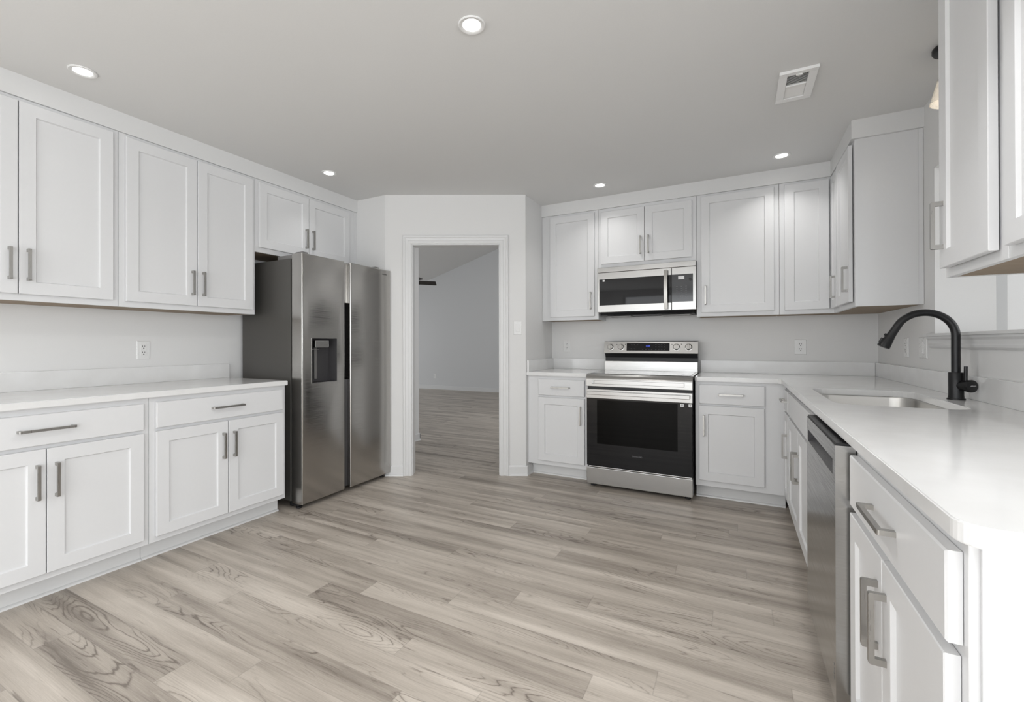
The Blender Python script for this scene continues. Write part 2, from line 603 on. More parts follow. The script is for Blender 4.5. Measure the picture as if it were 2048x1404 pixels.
# ------------------------------------------------------------------ floor
def build_floor():
    bm = bmesh.new()
    uvl = bm.loops.layers.uv.new('plank')
    cl = bm.loops.layers.float_color.new('plank_tone')
    ends = {-6: -2.375, -5: -1.777, -4: -1.545, -3: -2.30, -2: -0.757, -1: -2.44, 0: -1.755, 1: -1.555, 2: -1.147, 3: -0.898, 4: -1.892,
            5: -1.40, 6: -2.48, 7: -2.18, 8: -0.28, 9: 0.038, 10: -2.115, 11: -0.403, 12: -0.223, 14: -1.305, 15: -0.815, 16: -0.963}
    tones = {(0, 0): 0.20, (0, 1): 0.74, (0, -1): 0.66, (-3, 0): 0.32, (-3, 1): 0.74, (-3, -1): 0.56, (-5, -1): 0.27, (-5, 0): 0.76, (-6, -1): 0.62, (-6, 0): 0.36,
             (-4, -1): 0.56, (-4, 0): 0.66, (-2, -1): 0.62, (-2, 0): 0.80, (-1, 0): 0.66, (-1, 1): 0.62, (1, -1): 0.40, (1, 0): 0.70, (1, 1): 0.62,
             (2, -1): 0.42, (2, 0): 0.66, (3, -1): 0.56, (3, 0): 0.68, (4, -1): 0.42, (4, 0): 0.58, (4, 1): 0.34, (5, -1): 0.40, (5, 0): 0.62, (5, 1): 0.48,
             (6, -1): 0.42, (6, 0): 0.50, (6, 1): 0.58, (6, 2): 0.5, (7, 0): 0.56, (7, 1): 0.46, (8, -1): 0.50, (8, 0): 0.52, (9, -1): 0.34, (9, 0): 0.44,
             (10, -1): 0.66, (10, 0): 0.56, (10, 1): 0.34, (11, -1): 0.34, (11, 0): 0.60, (12, -1): 0.44, (12, 0): 0.52, (14, -1): 0.58, (14, 0): 0.36, (15, -1): 0.30, (15, 0): 0.52, (16, -1): 0.36, (16, 0): 0.50}
    figd = {(0, 0): 1.0, (-3, 0): 1.0, (-5, -1): 1.0, (-6, 0): 1.0, (1, 0): 0.8, (4, 1): 0.6, (-5, 0): 0.7, (-1, 0): 0.8}
    rnd = random.Random(3)
    y_lo, y_hi, x_lo, x_hi = -3.7, 9.66, -9.5, 3.6
    k0, k1 = int(math.floor((y_lo - 1.449) / PLANK_W)), int(math.ceil((y_hi - 1.449) / PLANK_W))
    for k in range(k0, k1):
        ya = 1.449 + k * PLANK_W
        e0 = ends.get(k, rnd.uniform(-2.6, -1.3))
        j0, j1 = int(math.floor((x_lo - e0) / PLANK_L)), int(math.ceil((x_hi - e0) / PLANK_L))
        for j in range(j0, j1):
            xa = e0 + j * PLANK_L
            xb = xa + PLANK_L
            if ya > 4.7 and xa > 1.2: continue
            if ya < 2.9 and xb < -3.6: continue
            tone = tones.get((k, j), rnd.choice((0.36, 0.44, 0.5, 0.54, 0.58, 0.62, 0.66)))
            fig = figd.get((k, j), rnd.choice((0.12, 0.25, 0.4, 0.7, 0.9)))
            seed = rnd.random()
            vv = [bm.verts.new(p) for p in ((xa, ya, 0), (xb, ya, 0), (xb, ya + PLANK_W, 0), (xa, ya + PLANK_W, 0))]
            fc = bm.faces.new(vv)
            for lp, uvc in zip(fc.loops, ((0, 0), (PLANK_L, 0), (PLANK_L, PLANK_W), (0, PLANK_W))):
                lp[uvl].uv = uvc
                lp[cl] = (tone, seed, fig, 1)
    bmesh.ops.remove_doubles(bm, verts=bm.verts, dist=1e-5)
    me = bpy.data.meshes.new('floor')
    bm.to_mesh(me)
    bm.free()
    me.materials.append(make_floor_mat())
    o = bpy.data.objects.new('floor', me)
    COL.objects.link(o)
    o['kind'] = 'structure'


build_floor()

# ------------------------------------------------------------------ shell
WT = 0.12
# left wall runs from behind the camera past the doorway wall to the hall corner; one high window behind the camera
bm = bmesh.new()
box(bm, WORLD, XL - WT, XL, -3.6, -3.1, 0, ZC)
box(bm, WORLD, XL - WT, XL, -1.5, 4.43, 0, ZC)
box(bm, WORLD, XL - WT, XL, -3.1, -1.5, 0, 0.55)
box(bm, WORLD, XL - WT, XL, -3.1, -1.5, 2.25, ZC)
struct('wall_left', bm, M['wall'])
# wall beside the fridge (faces the room)
bm = bmesh.new()
prism(bm, [(XL, 3.093, 0), (-2.743, 3.093, 0), (-2.743 - 0.472 * WT, 3.093 + 0.882 * WT, 0), (XL, 3.093 + WT, 0)], (0, 0, ZC))
struct('wall_fridge', bm, M['wall'])
# doorway wall
DA0, DA1, DZ = 0.229, 1.020, 2.052
bm = bmesh.new()
box(bm, DG, 0, DA0, -WT, 0, 0, ZC)
box(bm, DG, DA1, DGL, -WT, 0, 0, ZC)
box(bm, DG, DA0, DA1, -WT, 0, DZ, ZC)
struct('wall_doorway', bm, M['wall'])
struct('wall_stub', B(WORLD, XS - WT, XS, 3.679, YB, 0, ZC), M['wall'])
struct('wall_back', B(WORLD, XS - WT, 1.2, YB, YB + WT, 0, ZC), M['wall'])
# right wall with the opening over the sink
OY0, OY1, OZ0, OZ1 = 2.12, 3.234, 1.196, 2.09
RT = 0.232
bm = bmesh.new()
box(bm, WORLD, XR, XR + RT, OY1, YB, 0, ZC)
box(bm, WORLD, XR, XR + RT, 0.80, OY0, 0, ZC)
box(bm, WORLD, XR, XR + RT, OY0, OY1, 0, OZ0)
box(bm, WORLD, XR, XR + RT, OY0, OY1, OZ1, ZC)
struct('wall_right', bm, M['wall'])
# wall behind the camera with one wide window
bm = bmesh.new()
box(bm, WORLD, XL - WT, -2.5, -3.6, -3.48, 0, ZC)
box(bm, WORLD, 3.0, 3.32, -3.6, -3.48, 0, ZC)
box(bm, WORLD, -2.5, 3.0, -3.6, -3.48, 0, 0.12)
box(bm, WORLD, -2.5, 3.0, -3.6, -3.48, 2.36, ZC)
struct('wall_rear', bm, M['wall'])


def window_frame(name, F, a0, a1, z0, z1, mull):
    bm = bmesh.new()
    for x0, x1, y0, y1 in [(a0, a1, z0, z0 + 0.05), (a0, a1, z1 - 0.05, z1), (a0, a0 + 0.05, z0 + 0.05, z1 - 0.05), (a1 - 0.05, a1, z0 + 0.05, z1 - 0.05)]:
        box(bm, F, x0, x1, -0.09, -0.03, y0, y1)
    for q in mull:
        box(bm, F, q - 0.03, q + 0.03, -0.09, -0.03, z0 + 0.05, z1 - 0.05)
    return struct(name, bm, M['trim'])


window_frame('window_1', Frame((0, -3.48, 0), (1, 0, 0), (0, 1, 0)), -2.5, 3.0, 0.12, 2.36, (-0.67, 1.17))
window_frame('window_3', right(3.2), -3.05, 0.05, 0.25, 2.25, (-1.5,))
bm = bmesh.new()
box(bm, WORLD, 3.2, 3.32, -3.48, -3.05, 0, ZC)
box(bm, WORLD, 3.2, 3.32, 0.05, 0.92, 0, ZC)
box(bm, WORLD, 3.2, 3.32, -3.05, 0.05, 0, 0.25)
box(bm, WORLD, 3.2, 3.32, -3.05, 0.05, 2.25, ZC)
struct('wall_east', bm, M['wall'])
struct('wall_dining', B(WORLD, XR + RT, 3.2, 0.80, 0.92, 0, ZC), M['wall'])
window_frame('window_2', left(XL), -3.1, -1.5, 0.55, 2.25, (-2.3,))

# kitchen ceiling, drops to the edge of the living room
bm = bmesh.new()
box(bm, WORLD, XL - WT, XR + RT, -3.6, YB + WT, ZC, ZC + 0.1)
box(bm, WORLD, XR + RT, 3.32, -3.6, 0.92, ZC, ZC + 0.1)
struct('ceiling', bm, M['ceiling'])

# living room beyond the doorway
YF = 9.6
RS = 0.3007
rz = lambda x: 3.43 + RS * (x + 4.986)
bm = bmesh.new()
prism(bm, [(-9.4, YF, 0), (-1.2, YF, 0), (-1.2, YF, rz(-1.2)), (-9.4, YF, rz(-9.4))], (0, 0.12, 0))
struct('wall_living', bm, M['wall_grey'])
bm = bmesh.new()
prism(bm, [(-9.4, 4.458, rz(-9.4)), (-1.2, 4.458, rz(-1.2)), (-1.2, 4.458, rz(-1.2) + 0.1), (-9.4, 4.458, rz(-9.4) + 0.1)], (0, YF - 4.458 + 0.12, 0))
struct('ceiling_living', bm, M['ceiling'])
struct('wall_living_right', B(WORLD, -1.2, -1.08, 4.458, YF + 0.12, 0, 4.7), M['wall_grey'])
bm = bmesh.new()
box(bm, WORLD, -9.4, XL - WT, 4.31, 4.43, 0, 2.3)
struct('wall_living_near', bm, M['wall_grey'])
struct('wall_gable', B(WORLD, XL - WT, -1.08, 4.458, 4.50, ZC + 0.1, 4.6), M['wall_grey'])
struct('baseboard_living', B(WORLD, -9.4, -1.2, YF - 0.016, YF, 0, 0.095, bev=0.004), M['trim'])

# room seen through the opening over the sink
struct('wall_side_room', B(WORLD, 1.45, 3.6, 3.911, 4.45, 0, 2.6), M['wall'])
struct('ceiling_side_room', B(WORLD, XR + RT, 3.6, 1.0, 4.45, 2.6, 2.7), M['ceiling'])

# ------------------------------------------------------------------ trim
def sweep_u(bm, F, a0, a1, z1, prof):
    """mitred casing up one side, across and down the other; prof = (outset, projection)"""
    rows = []
    for wd, d in prof:
        rows.append([bm.verts.new(F(a, d, z)) for a, z in ((a0 - wd, 0.0), (a0 - wd, z1 + wd), (a1 + wd, z1 + wd), (a1 + wd, 0.0))])
    for p, q in zip(rows, rows[1:] + rows[:1]):
        for j in range(3):
            bm.faces.new((p[j], p[j + 1], q[j + 1], q[j]))
    for j in (0, 3):
        bm.faces.new([r[j] for r in rows])
    return bm


CASING = [(-0.005, 0.0), (-0.005, 0.011), (0.003, 0.014), (0.022, 0.0145), (0.027, 0.011), (0.045, 0.014), (0.052, 0.019), (0.066, 0.0205), (0.070, 0.017), (0.070, 0.0)]
bm = bmesh.new()
sweep_u(bm, DG, DA0, DA1, DZ, CASING)
box(bm, DG, DA0, DA0 + 0.014, -WT - 0.001, 0.0, 0, DZ)
box(bm, DG, DA1 - 0.014, DA1, -WT - 0.001, 0.0, 0, DZ)
box(bm, DG, DA0 + 0.014, DA1 - 0.014, -WT - 0.001, 0.0, DZ - 0.014, DZ)
struct('door_1', bm, M['trim'])


def baseboard(name, F, a0, a1, z=0.088, th=0.013):
    bm = bmesh.new()
    prism(bm, [F(a0, 0, 0), F(a0, th + 0.010, 0), F(a0, th + 0.008, 0.010), F(a0, th, 0.016), F(a0, th, z - 0.012), F(a0, th - 0.006, z - 0.004), F(a0, th - 0.007, z), F(a0, 0, z)], F.ta * (a1 - a0))
    return struct(name, bm, M['trim'])


baseboard('baseboard_doorway', DG, 0.0, DA0 - 0.0705)
baseboard('baseboard_doorway_right', DG, DA1 + 0.0705, DGL + 0.013)
baseboard('baseboard_stub', Frame((XS, 0, 0), (0, 1, 0), (1, 0, 0)), 3.673, 3.80)
baseboard('baseboard_hall', left(XL), 3.26, 4.44)
baseboard('baseboard_hall_end', Frame((0, 4.43, 0), (1, 0, 0), (0, 1, 0)), XL - WT, XL + 0.013)

# soffit boards between the wall cabinets and the ceiling
XCL, YCB, XCR = -3.074, 4.056, 0.602
ZU0, ZU1 = 1.3795, 2.371
struct('trim_1', B(WORLD, XL, XCL, 0.435, 3.0925, ZU1 + 0.0005, ZC, bev=0.0012), M['trim'])
bm = bmesh.new()
prism(bm, [(XS, YCB, ZU1 + 0.0005), (XCR, YCB, ZU1 + 0.0005), (XCR, 3.376, ZU1 + 0.0005), (XR, 3.376, ZU1 + 0.0005), (XR, YB, ZU1 + 0.0005), (XS, YB, ZU1 + 0.0005)], (0, 0, ZC - ZU1 - 0.0005))
struct('trim_2', bm, M['trim'])
struct('trim_3', B(WORLD, XCR, XR, 1.245, 2.06, ZU1 + 0.0005, ZC, bev=0.0012), M['trim'])

# ledge under the opening
bm = bmesh.new()
box(bm, WORLD, XR - 0.034, XR + RT - 0.002, OY0 + 0.002, OY1 - 0.002, 1.1965, 1.211, 0.003)
box(bm, WORLD, XR - 0.034, XR - 0.001, OY1 - 0.0015, 3.30, 1.1965, 1.211, 0.003)
F = right(XR)
prism(bm, [F(OY0, 0.0005, 1.196), F(OY0, 0.026, 1.196), F(OY0, 0.024, 1.186), F(OY0, 0.014, 1.176), F(OY0, 0.013, 1.158), F(OY0, 0.017, 1.152), F(OY0, 0.015, 1.143), F(OY0, 0.008, 1.136), F(OY0, 0.0005, 1.134)], F.ta * (3.28 - OY0))
struct('trim_4', bm, M['trim'])

# ------------------------------------------------------------------ left wall: upper cabinets
XU = -3.085
F = left(XU)
DU = XU - XL - 0.001          # depth
HZU = 1.5555
u1 = upper('wall_cabinet', F, 0.445, 1.264, ZU0, ZU1, DU, 'white two-door wall cabinet at the far left of the photo, cut by its edge')
shaker(u1, F, 0.475, 0.8515, 1.412, 2.351, hinge='lo', hz=HZU)
shaker(u1, F, 0.8555, 1.234, 1.412, 2.351, hinge='hi', hz=HZU)
u2 = upper('wall_cabinet', F, 1.264, 2.091, ZU0, ZU1, DU, 'white two-door wall cabinet next to the refrigerator, over the left counter', end_hi=True)
shaker(u2, F, 1.295, 1.680, 1.412, 2.351, hinge='lo', hz=HZU)
shaker(u2, F, 1.684, 2.065, 1.412, 2.351, hinge='hi', hz=HZU)
u3 = upper('wall_cabinet', F, 2.091, 3.062, 1.838, ZU1, DU, 'short white two-door cabinet hanging above the refrigerator')
shaker(u3, F, 2.115, 2.549, 1.873, 2.347, hinge='lo', hz=2.012)
shaker(u3, F, 2.553, 2.988, 1.873, 2.347, hinge='hi', hz=2.012)
obj('filler', B(F, 3.062, 3.0925, -0.3, -0.001, 1.838, ZU1), M['cab'], u3)

# ------------------------------------------------------------------ left wall: base cabinets, counter
XB = -2.752
F = left(XB)
DB = XB - XL - 0.001
b1 = base('base_cabinet', F, 0.44, 1.262, DB, 'white base cabinet with one wide drawer over two doors, cut by the left edge')
drawer(b1, F, 0.470, 1.2325, 0.715, 0.853, h=True)
shaker(b1, F, 0.470, 0.850, 0.138, 0.697, hinge='lo', hz=0.554)
shaker(b1, F, 0.8535, 1.2325, 0.138, 0.697, hinge='hi', hz=0.554)
b2 = base('base_cabinet', F, 1.262, 2.087, DB, 'white base cabinet with one wide drawer over two doors, touching the refrigerator side', toe1=2.092)
drawer(b2, F, 1.291, 2.057, 0.717, 0.855)
shaker(b2, F, 1.291, 1.677, 0.138, 0.699, hinge='lo', hz=0.554)
shaker(b2, F, 1.681, 2.065, 0.138, 0.699, hinge='hi', hz=0.554)


def slab(bm, pts, z0, z1, bev=0.003):
    n0 = len(bm.verts)
    prism(bm, [(x, y, z0) for x, y in pts], (0, 0, z1 - z0))
    bm.verts.ensure_lookup_table()
    new = set(bm.verts[n0:])
    ed = [e for e in bm.edges if e.verts[0] in new and e.verts[1] in new and (all(abs(v.co.z - z1) < 1e-6 for v in e.verts) or all(abs(v.co.z - z0) < 1e-6 for v in e.verts))]
    bmesh.ops.bevel(bm, geom=ed, offset=bev, segments=2, affect='EDGES')
    return bm


ZK0, ZK1 = 0.8825, 0.914
ct = thing('countertop', (-3.06, 1.2, ZK0), 'pale quartz countertop along the left wall, ending at the refrigerator', 'countertop')
bm = bmesh.new()
slab(bm, [(XL + 0.001, 0.425), (-2.722, 0.425), (-2.722, 2.085), (-2.727, 2.09), (XL + 0.001, 2.09)], ZK0, ZK1)
obj('slab', bm, M['quartz'], ct)
tag(obj('backsplash', B(WORLD, XL + 0.001, XL + 0.021, 0.425, 2.085, ZK1 + 0.0002, 1.018, bev=0.0015), M['quartz'], origin=(XL + 0.001, 0.425, ZK1 + 0.0002)), 'low quartz backsplash strip along the left wall under the outlet', 'backsplash')

# ------------------------------------------------------------------ back wall: upper cabinets
YU = 4.068
F = back(YU)
DU2 = YB - YU - 0.001
u4 = upper('wall_cabinet', F, XS + 0.001, -1.100, ZU0, ZU1, DU2, 'narrow white single-door wall cabinet left of the microwave', end_lo=True, end_hi=True)
shaker(u4, F, -1.560, -1.134, 1.411, 2.350, hinge='lo', hz=1.551)
u5 = upper('wall_cabinet', F, -1.100, -0.290, 1.838, ZU1, DU2, 'short white two-door cabinet directly above the microwave')
shaker(u5, F, -1.072, -0.6985, 1.873, 2.340, hinge='lo', hz=2.011)
shaker(u5, F, -0.6945, -0.323, 1.873, 2.340, hinge='hi', hz=2.011)
u6 = upper('wall_cabinet', F, -0.290, 0.285, ZU0, ZU1, DU2, 'white single-door wall cabinet right of the microwave', end_lo=True)
shaker(u6, F, -0.254, 0.251, 1.411, 2.352, hinge='hi', hz=1.551)
# corner cabinet, an L in plan
XG = 0.619
u7 = thing('corner_wall_cabinet', (0.6, 4.2, ZU0), 'white inside-corner wall cabinet with two narrow doors at a right angle', 'cabinet')
bm = bmesh.new()
prism(bm, [(0.286, YU + 0.019, ZU0 + 0.006), (XG + 0.019, YU + 0.019, ZU0 + 0.006), (XG + 0.019, 3.822, ZU0 + 0.006), (XR - 0.001, 3.822, ZU0 + 0.006), (XR - 0.001, YB - 0.001, ZU0 + 0.006), (0.286, YB - 0.001, ZU0 + 0.006)], (0, 0, ZU1 - ZU0 - 0.006))
box(bm, F, 0.286, XG + 0.019, -0.0189, 0, ZU0, ZU1)
box(bm, right(XG), 3.822, YU - 0.0002, -0.0189, 0, ZU0, ZU1)
obj('body', bm, M['cab'], u7)
bm = bmesh.new()
prism(bm, [(0.288, YU + 0.0195, ZU0 + 0.0015), (XG + 0.0195, YU + 0.0195, ZU0 + 0.0015), (XG + 0.0195, 3.824, ZU0 + 0.0015), (XR - 0.002, 3.824, ZU0 + 0.0015), (XR - 0.002, YB - 0.002, ZU0 + 0.0015), (0.288, YB - 0.002, ZU0 + 0.0015)], (0, 0, 0.004))
obj('underside', bm, M['raw_wood'], u7, label='raw tan plywood underside')
shaker(u7, F, 0.318, 0.592, 1.411, 2.352)
FG = right(XG)
shaker(u7, FG, 3.845, 4.043, 1.411, 2.352, hinge='hi', hz=1.551, rail=0.055)
u8 = upper('wall_cabinet', FG, 3.392, 3.820, ZU0, ZU1, XR - XG - 0.001, 'white wall cabinet with a plain tall end panel, between the corner and the opening', end_lo=True)
shaker(u8, FG, 3.424, 3.797, 1.411, 2.352, hinge='hi', hz=1.551, ajar=0.004)
bm = bmesh.new()
FE = back(3.392)
box(bm, FE, XG + 0.0005, XG + 0.019, 0.0, 0.0012, ZU0, ZU1 - 0.0005)
box(bm, FE, XR - 0.022, XR - 0.0015, 0.0, 0.004, ZU0, ZU1 - 0.0005)
obj('end_stile', bm, M['cab'], u8)
# near right
FR = right(0.617)
u9 = upper('wall_cabinet', FR, 1.656, 2.052, ZU0, ZU1, XR - 0.617 - 0.001, 'white single-door wall cabinet at upper right, beside the opening', end_hi=True)
shaker(u9, FR, 1.690, 2.022, 1.408, 2.352, hinge='lo', hz=1.545, ajar=0.005, rail=0.0575)
u10 = upper('wall_cabinet', FR, 1.255, 1.655, ZU0, ZU1, XR - 0.617 - 0.001, 'white wall cabinet cut by the right edge of the photo, nearest the camera')
shaker(u10, FR, 1.285, 1.624, 1.408, 2.352, hinge='hi', hz=1.545, rail=0.0575)

# ------------------------------------------------------------------ back wall: base cabinets
YD = 3.721
F = back(YD)
DBB = YB - YD - 0.001
b3 = base('base_cabinet', F, XS + 0.001, -1.100, DBB, 'narrow white base cabinet with drawer and door, left of the oven')
drawer(b3, F, -1.540, -1.124, 0.715, 0.855, L=0.165)
shaker(b3, F, -1.540, -1.125, 0.145, 0.697, hinge='lo', hz=0.556)
b4 = base('base_cabinet', F, -0.278, 0.300, DBB, 'white base cabinet with drawer and door, between the oven and the inside corner')
drawer(b4, F, -0.249, 0.171, 0.717, 0.858, L=0.165)
shaker(b4, F, -0.250, 0.168, 0.150, 0.702, hinge='hi', hz=0.556)

# ------------------------------------------------------------------ right run: base cabinets
XD = 0.301
F = right(XD)
DBR = XR - XD - 0.001
b5 = base('base_cabinet', F, 3.395, YD - 0.0015, DBR, 'narrow white base cabinet with a short drawer, in the inside corner before the sink')
drawer(b5, F, 3.415, 3.66, 0.717, 0.850, L=0.165)
shaker(b5, F, 3.415, 3.66, 0.138, 0.699, hinge='hi', hz=0.50, rail=0.052)
b6 = thing('sink_base_cabinet', F(2.82, -0.3, 0), 'white two-door base cabinet under the sink, far side of the dishwasher', 'cabinet')
bm = bmesh.new()
box(bm, F, 2.247, 3.394, -0.02, 0, 0.105, 0.882)
box(bm, F, 2.247, 2.262, -DBR, -0.02, 0.105, 0.882)
box(bm, F, 3.379, 3.394, -DBR, -0.02, 0.105, 0.882)
box(bm, F, 2.262, 3.379, -DBR, -0.02, 0.105, 0.125)
obj('body', bm, M['cab'], b6)
obj('toe_kick', B(F, 2.248, 3.393, -0.13, -0.088, 0, 0.1045), M['trim'], b6)
drawer(b6, F, 2.280, 3.372, 0.717, 0.850, h=False, name='false_front')
shaker(b6, F, 2.280, 2.866, 0.138, 0.699, hinge='lo', hz=0.503)
shaker(b6, F, 2.870, 3.372, 0.138, 0.699, hinge='hi', hz=0.503)
b7 = base('base_cabinet', F, 0.925, 1.628, DBR, 'white base cabinet with drawer over two doors, nearest the camera at lower right')
drawer(b7, F, 0.942, 1.612, 0.705, 0.846, L=0.185)
shaker(b7, F, 0.950, 1.290, 0.138, 0.684, hinge='lo', hz=0.545)
shaker(b7, F, 1.294, 1.612, 0.138, 0.684, hinge='hi', hz=0.545)
FE = back(0.925)
bm = bmesh.new()
box(bm, FE, XD + 0.0125, XD + 0.033, 0.0, 0.006, 0.0, 0.8815)
box(bm, FE, XD + 0.033, XR - 0.002, 0.0, 0.002, 0.0, 0.8815)
obj('end_panel', bm, M['cab'], b7)

# ------------------------------------------------------------------ worktops on the back and right
ct2 = thing('countertop', (-1.38, 4.0, ZK0), 'small pale quartz countertop left of the oven, against the short side wall', 'countertop')
bm = bmesh.new()
slab(bm, [(XS + 0.001, 3.690), (-1.105, 3.690), (-1.100, 3.695), (-1.100, YB - 0.001), (XS + 0.001, YB - 0.001)], ZK0, ZK1)
obj('slab', bm, M['quartz'], ct2)
tag(obj('backsplash', B(WORLD, XS + 0.0205, -1.100, YB - 0.021, YB - 0.001, ZK1 + 0.0002, 1.016, bev=0.0015), M['quartz'], origin=(XS + 0.0205, YB - 0.021, ZK1 + 0.0002)), 'short quartz backsplash strip on the back wall, left of the range', 'backsplash')
tag(obj('backsplash', B(WORLD, XS + 0.001, XS + 0.020, 3.70, YB - 0.001, ZK1 + 0.0002, 1.016, bev=0.0015), M['quartz'], origin=(XS + 0.001, 3.70, ZK1 + 0.0002)), 'quartz side splash on the narrow wall end beside the doorway, above the small countertop', 'backsplash')

ct3 = thing('countertop', (0.6, 2.5, ZK0), 'white quartz L-shaped countertop with the sink cutout, running to the right foreground', 'countertop')
XF = 0.270
SX0, SX1, SY0, SY1 = 0.360, 0.778, 2.300, 3.055
SRAD = 0.085


def rrect(x0, x1, y0, y1, r, n=7):
    pts = []
    for cx, cy, a0 in ((x1 - r, y1 - r, 0), (x0 + r, y1 - r, 90), (x0 + r, y0 + r, 180), (x1 - r, y0 + r, 270)):
        for i in range(n + 1):
            q = math.radians(a0 + 90 * i / n)
            pts.append((cx + r * math.cos(q), cy + r * math.sin(q)))
    return pts


def counter_with_hole():
    bm = bmesh.new()
    R1 = 0.042
    outer = [(-0.273, 3.695), (-0.278, 3.700), (-0.278, YB - 0.001), (XR - 0.001, YB - 0.001), (XR - 0.001, 0.849)]
    outer += [(XF + R1 - R1 * math.sin(q), 0.849 + R1 - R1 * math.cos(q)) for q in [math.radians(90 * i / 8) for i in range(9)]]
    outer += [(XF, 3.660), (XF - 0.004, 3.680), (XF - 0.02, 3.690), (-0.26, 3.690)]
    hole = rrect(SX0, SX1, SY0, SY1, SRAD)
    lay = {}
    for z in (ZK0, ZK1):
        vo = [bm.verts.new((x, y, z)) for x, y in outer]
        vh = [bm.verts.new((x, y, z)) for x, y in hole]
        eo = [bm.edges.new((vo[i], vo[(i + 1) % len(vo)])) for i in range(len(vo))]
        eh = [bm.edges.new((vh[i], vh[(i + 1) % len(vh)])) for i in range(len(vh))]
        bmesh.ops.triangle_fill(bm, use_beauty=True, use_dissolve=False, edges=eo + eh)
        lay[z] = (vo, vh)
    for k in (0, 1):
        a, b = lay[ZK0][k], lay[ZK1][k]
        n = len(a)
        for i in range(n):
            bm.faces.new((a[i], a[(i + 1) % n], b[(i + 1) % n], b[i]))
    bmesh.ops.recalc_face_normals(bm, faces=bm.faces)
    ed = [e for e in bm.edges if e.is_manifold and abs(e.verts[0].co.z - e.verts[1].co.z) < 1e-6 and e.calc_face_angle(0) > 1.2]
    bmesh.ops.bevel(bm, geom=ed, offset=0.0025, segments=2, affect='EDGES')
    return bm


obj('slab', counter_with_hole(), M['quartz'], ct3)
tag(obj('backsplash', B(WORLD, -0.278, XR - 0.022, YB - 0.021, YB - 0.001, ZK1 + 0.0002, 1.016, bev=0.0015), M['quartz'], origin=(-0.278, YB - 0.021, ZK1 + 0.0002)), 'low quartz backsplash strip on the back wall, right of the range', 'backsplash')
tag(obj('backsplash', B(WORLD, XR - 0.021, XR - 0.001, 0.9, YB - 0.001, ZK1 + 0.0002, 1.016, bev=0.0015), M['quartz'], origin=(XR - 0.021, 0.9, ZK1 + 0.0002)), 'long quartz backsplash strip behind the faucet, under the opening', 'backsplash')

# ------------------------------------------------------------------ sink
sk = thing('sink', (0.569, 2.68, 0.66), 'undermount stainless steel sink basin set into the white countertop', 'sink')
bm = bmesh.new()
loops = []
for ins, z, r in ((-0.02, 0.8815, 0.105), (-0.004, 0.8815, 0.089), (-0.002, 0.876, 0.087), (0.004, 0.70, 0.08), (0.02, 0.672, 0.07), (0.05, 0.664, 0.05)):
    loops.append([bm.verts.new((x, y, z)) for x, y in rrect(SX0 + ins, SX1 - ins, SY0 + ins, SY1 - ins, r)])
for p, q in zip(loops, loops[1:]):
    n = len(p)
    for i in range(n):
        bm.faces.new((p[i], p[(i + 1) % n], q[(i + 1) % n], q[i]))
bm.faces.new(loops[-1])
obj('basin', bm, M['sink_steel'], sk, smooth=True)
bm = bmesh.new()
lathe(bm, (0.569, 2.72, 0.6645), (0, 0, 1), [(0.045, 0), (0.045, 0.002), (0.036, 0.003), (0.03, 0.0008), (0.001, 0.0006)], 28, cap0=True, cap1=True)
obj('drain', bm, M['steel'], sk, smooth=True)

# ------------------------------------------------------------------ faucet
fx, fy = 0.846, 2.715
fa = thing('faucet', (fx, fy, ZK1), 'matte black gooseneck kitchen faucet with pull-down spray head beside the sink', 'faucet')
bm = bmesh.new()
lathe(bm, (fx, fy, ZK1), (0, 0, 1), [(0.030, 0), (0.031, 0.003), (0.030, 0.006), (0.0265, 0.0065), (0.0255, 0.02), (0.0255, 0.117), (0.0245, 0.119)], 32)
obj('body', bm, M['faucet'], fa, smooth=True)
Rg = 0.1035
pts = [(fx, fy, 1.031), (fx, fy, 1.10), (fx, fy, 1.17), (fx, fy, 1.195)]
for i in range(1, 27):
    q = math.radians(152 * i / 26)
    pts.append((fx - Rg + Rg * math.cos(q), fy, 1.195 + Rg * math.sin(q)))
q = math.radians(152)
ex, ez = pts[-1][0], pts[-1][2]
tx, tz = -math.sin(q), math.cos(q)
bm = bmesh.new()
tube(bm, pts, 0.0155, 20)
obj('spout', bm, M['faucet'], fa, smooth=True)
bm = bmesh.new()
lathe(bm, (ex, fy, ez), (tx, 0, tz), [(0.0155, 0.0002), (0.0158, 0.03), (0.0172, 0.055), (0.0215, 0.085), (0.0245, 0.106), (0.0245, 0.112), (0.020, 0.114)], 28)
obj('spray_head', bm, M['faucet'], fa, smooth=True)
bm = bmesh.new()
nx, nz = tz, -tx
c = Vector((ex, fy, ez)) + Vector((tx, 0, tz)) * 0.058 + Vector((nx, 0, nz)) * 0.019
lathe(bm, c - Vector((nx, 0, nz)) * 0.003, (nx, 0, nz), [(0.006, 0), (0.006, 0.006), (0.004, 0.008)], 14)
c2 = c + Vector((tx, 0, tz)) * 0.03 + Vector((nx, 0, nz)) * 0.003
tube(bm, [c2 - Vector((tx, 0, tz)) * 0.012, c2 + Vector((tx, 0, tz)) * 0.012], 0.005, 10)
obj('spray_button', bm, M['faucet'], fa, smooth=True)
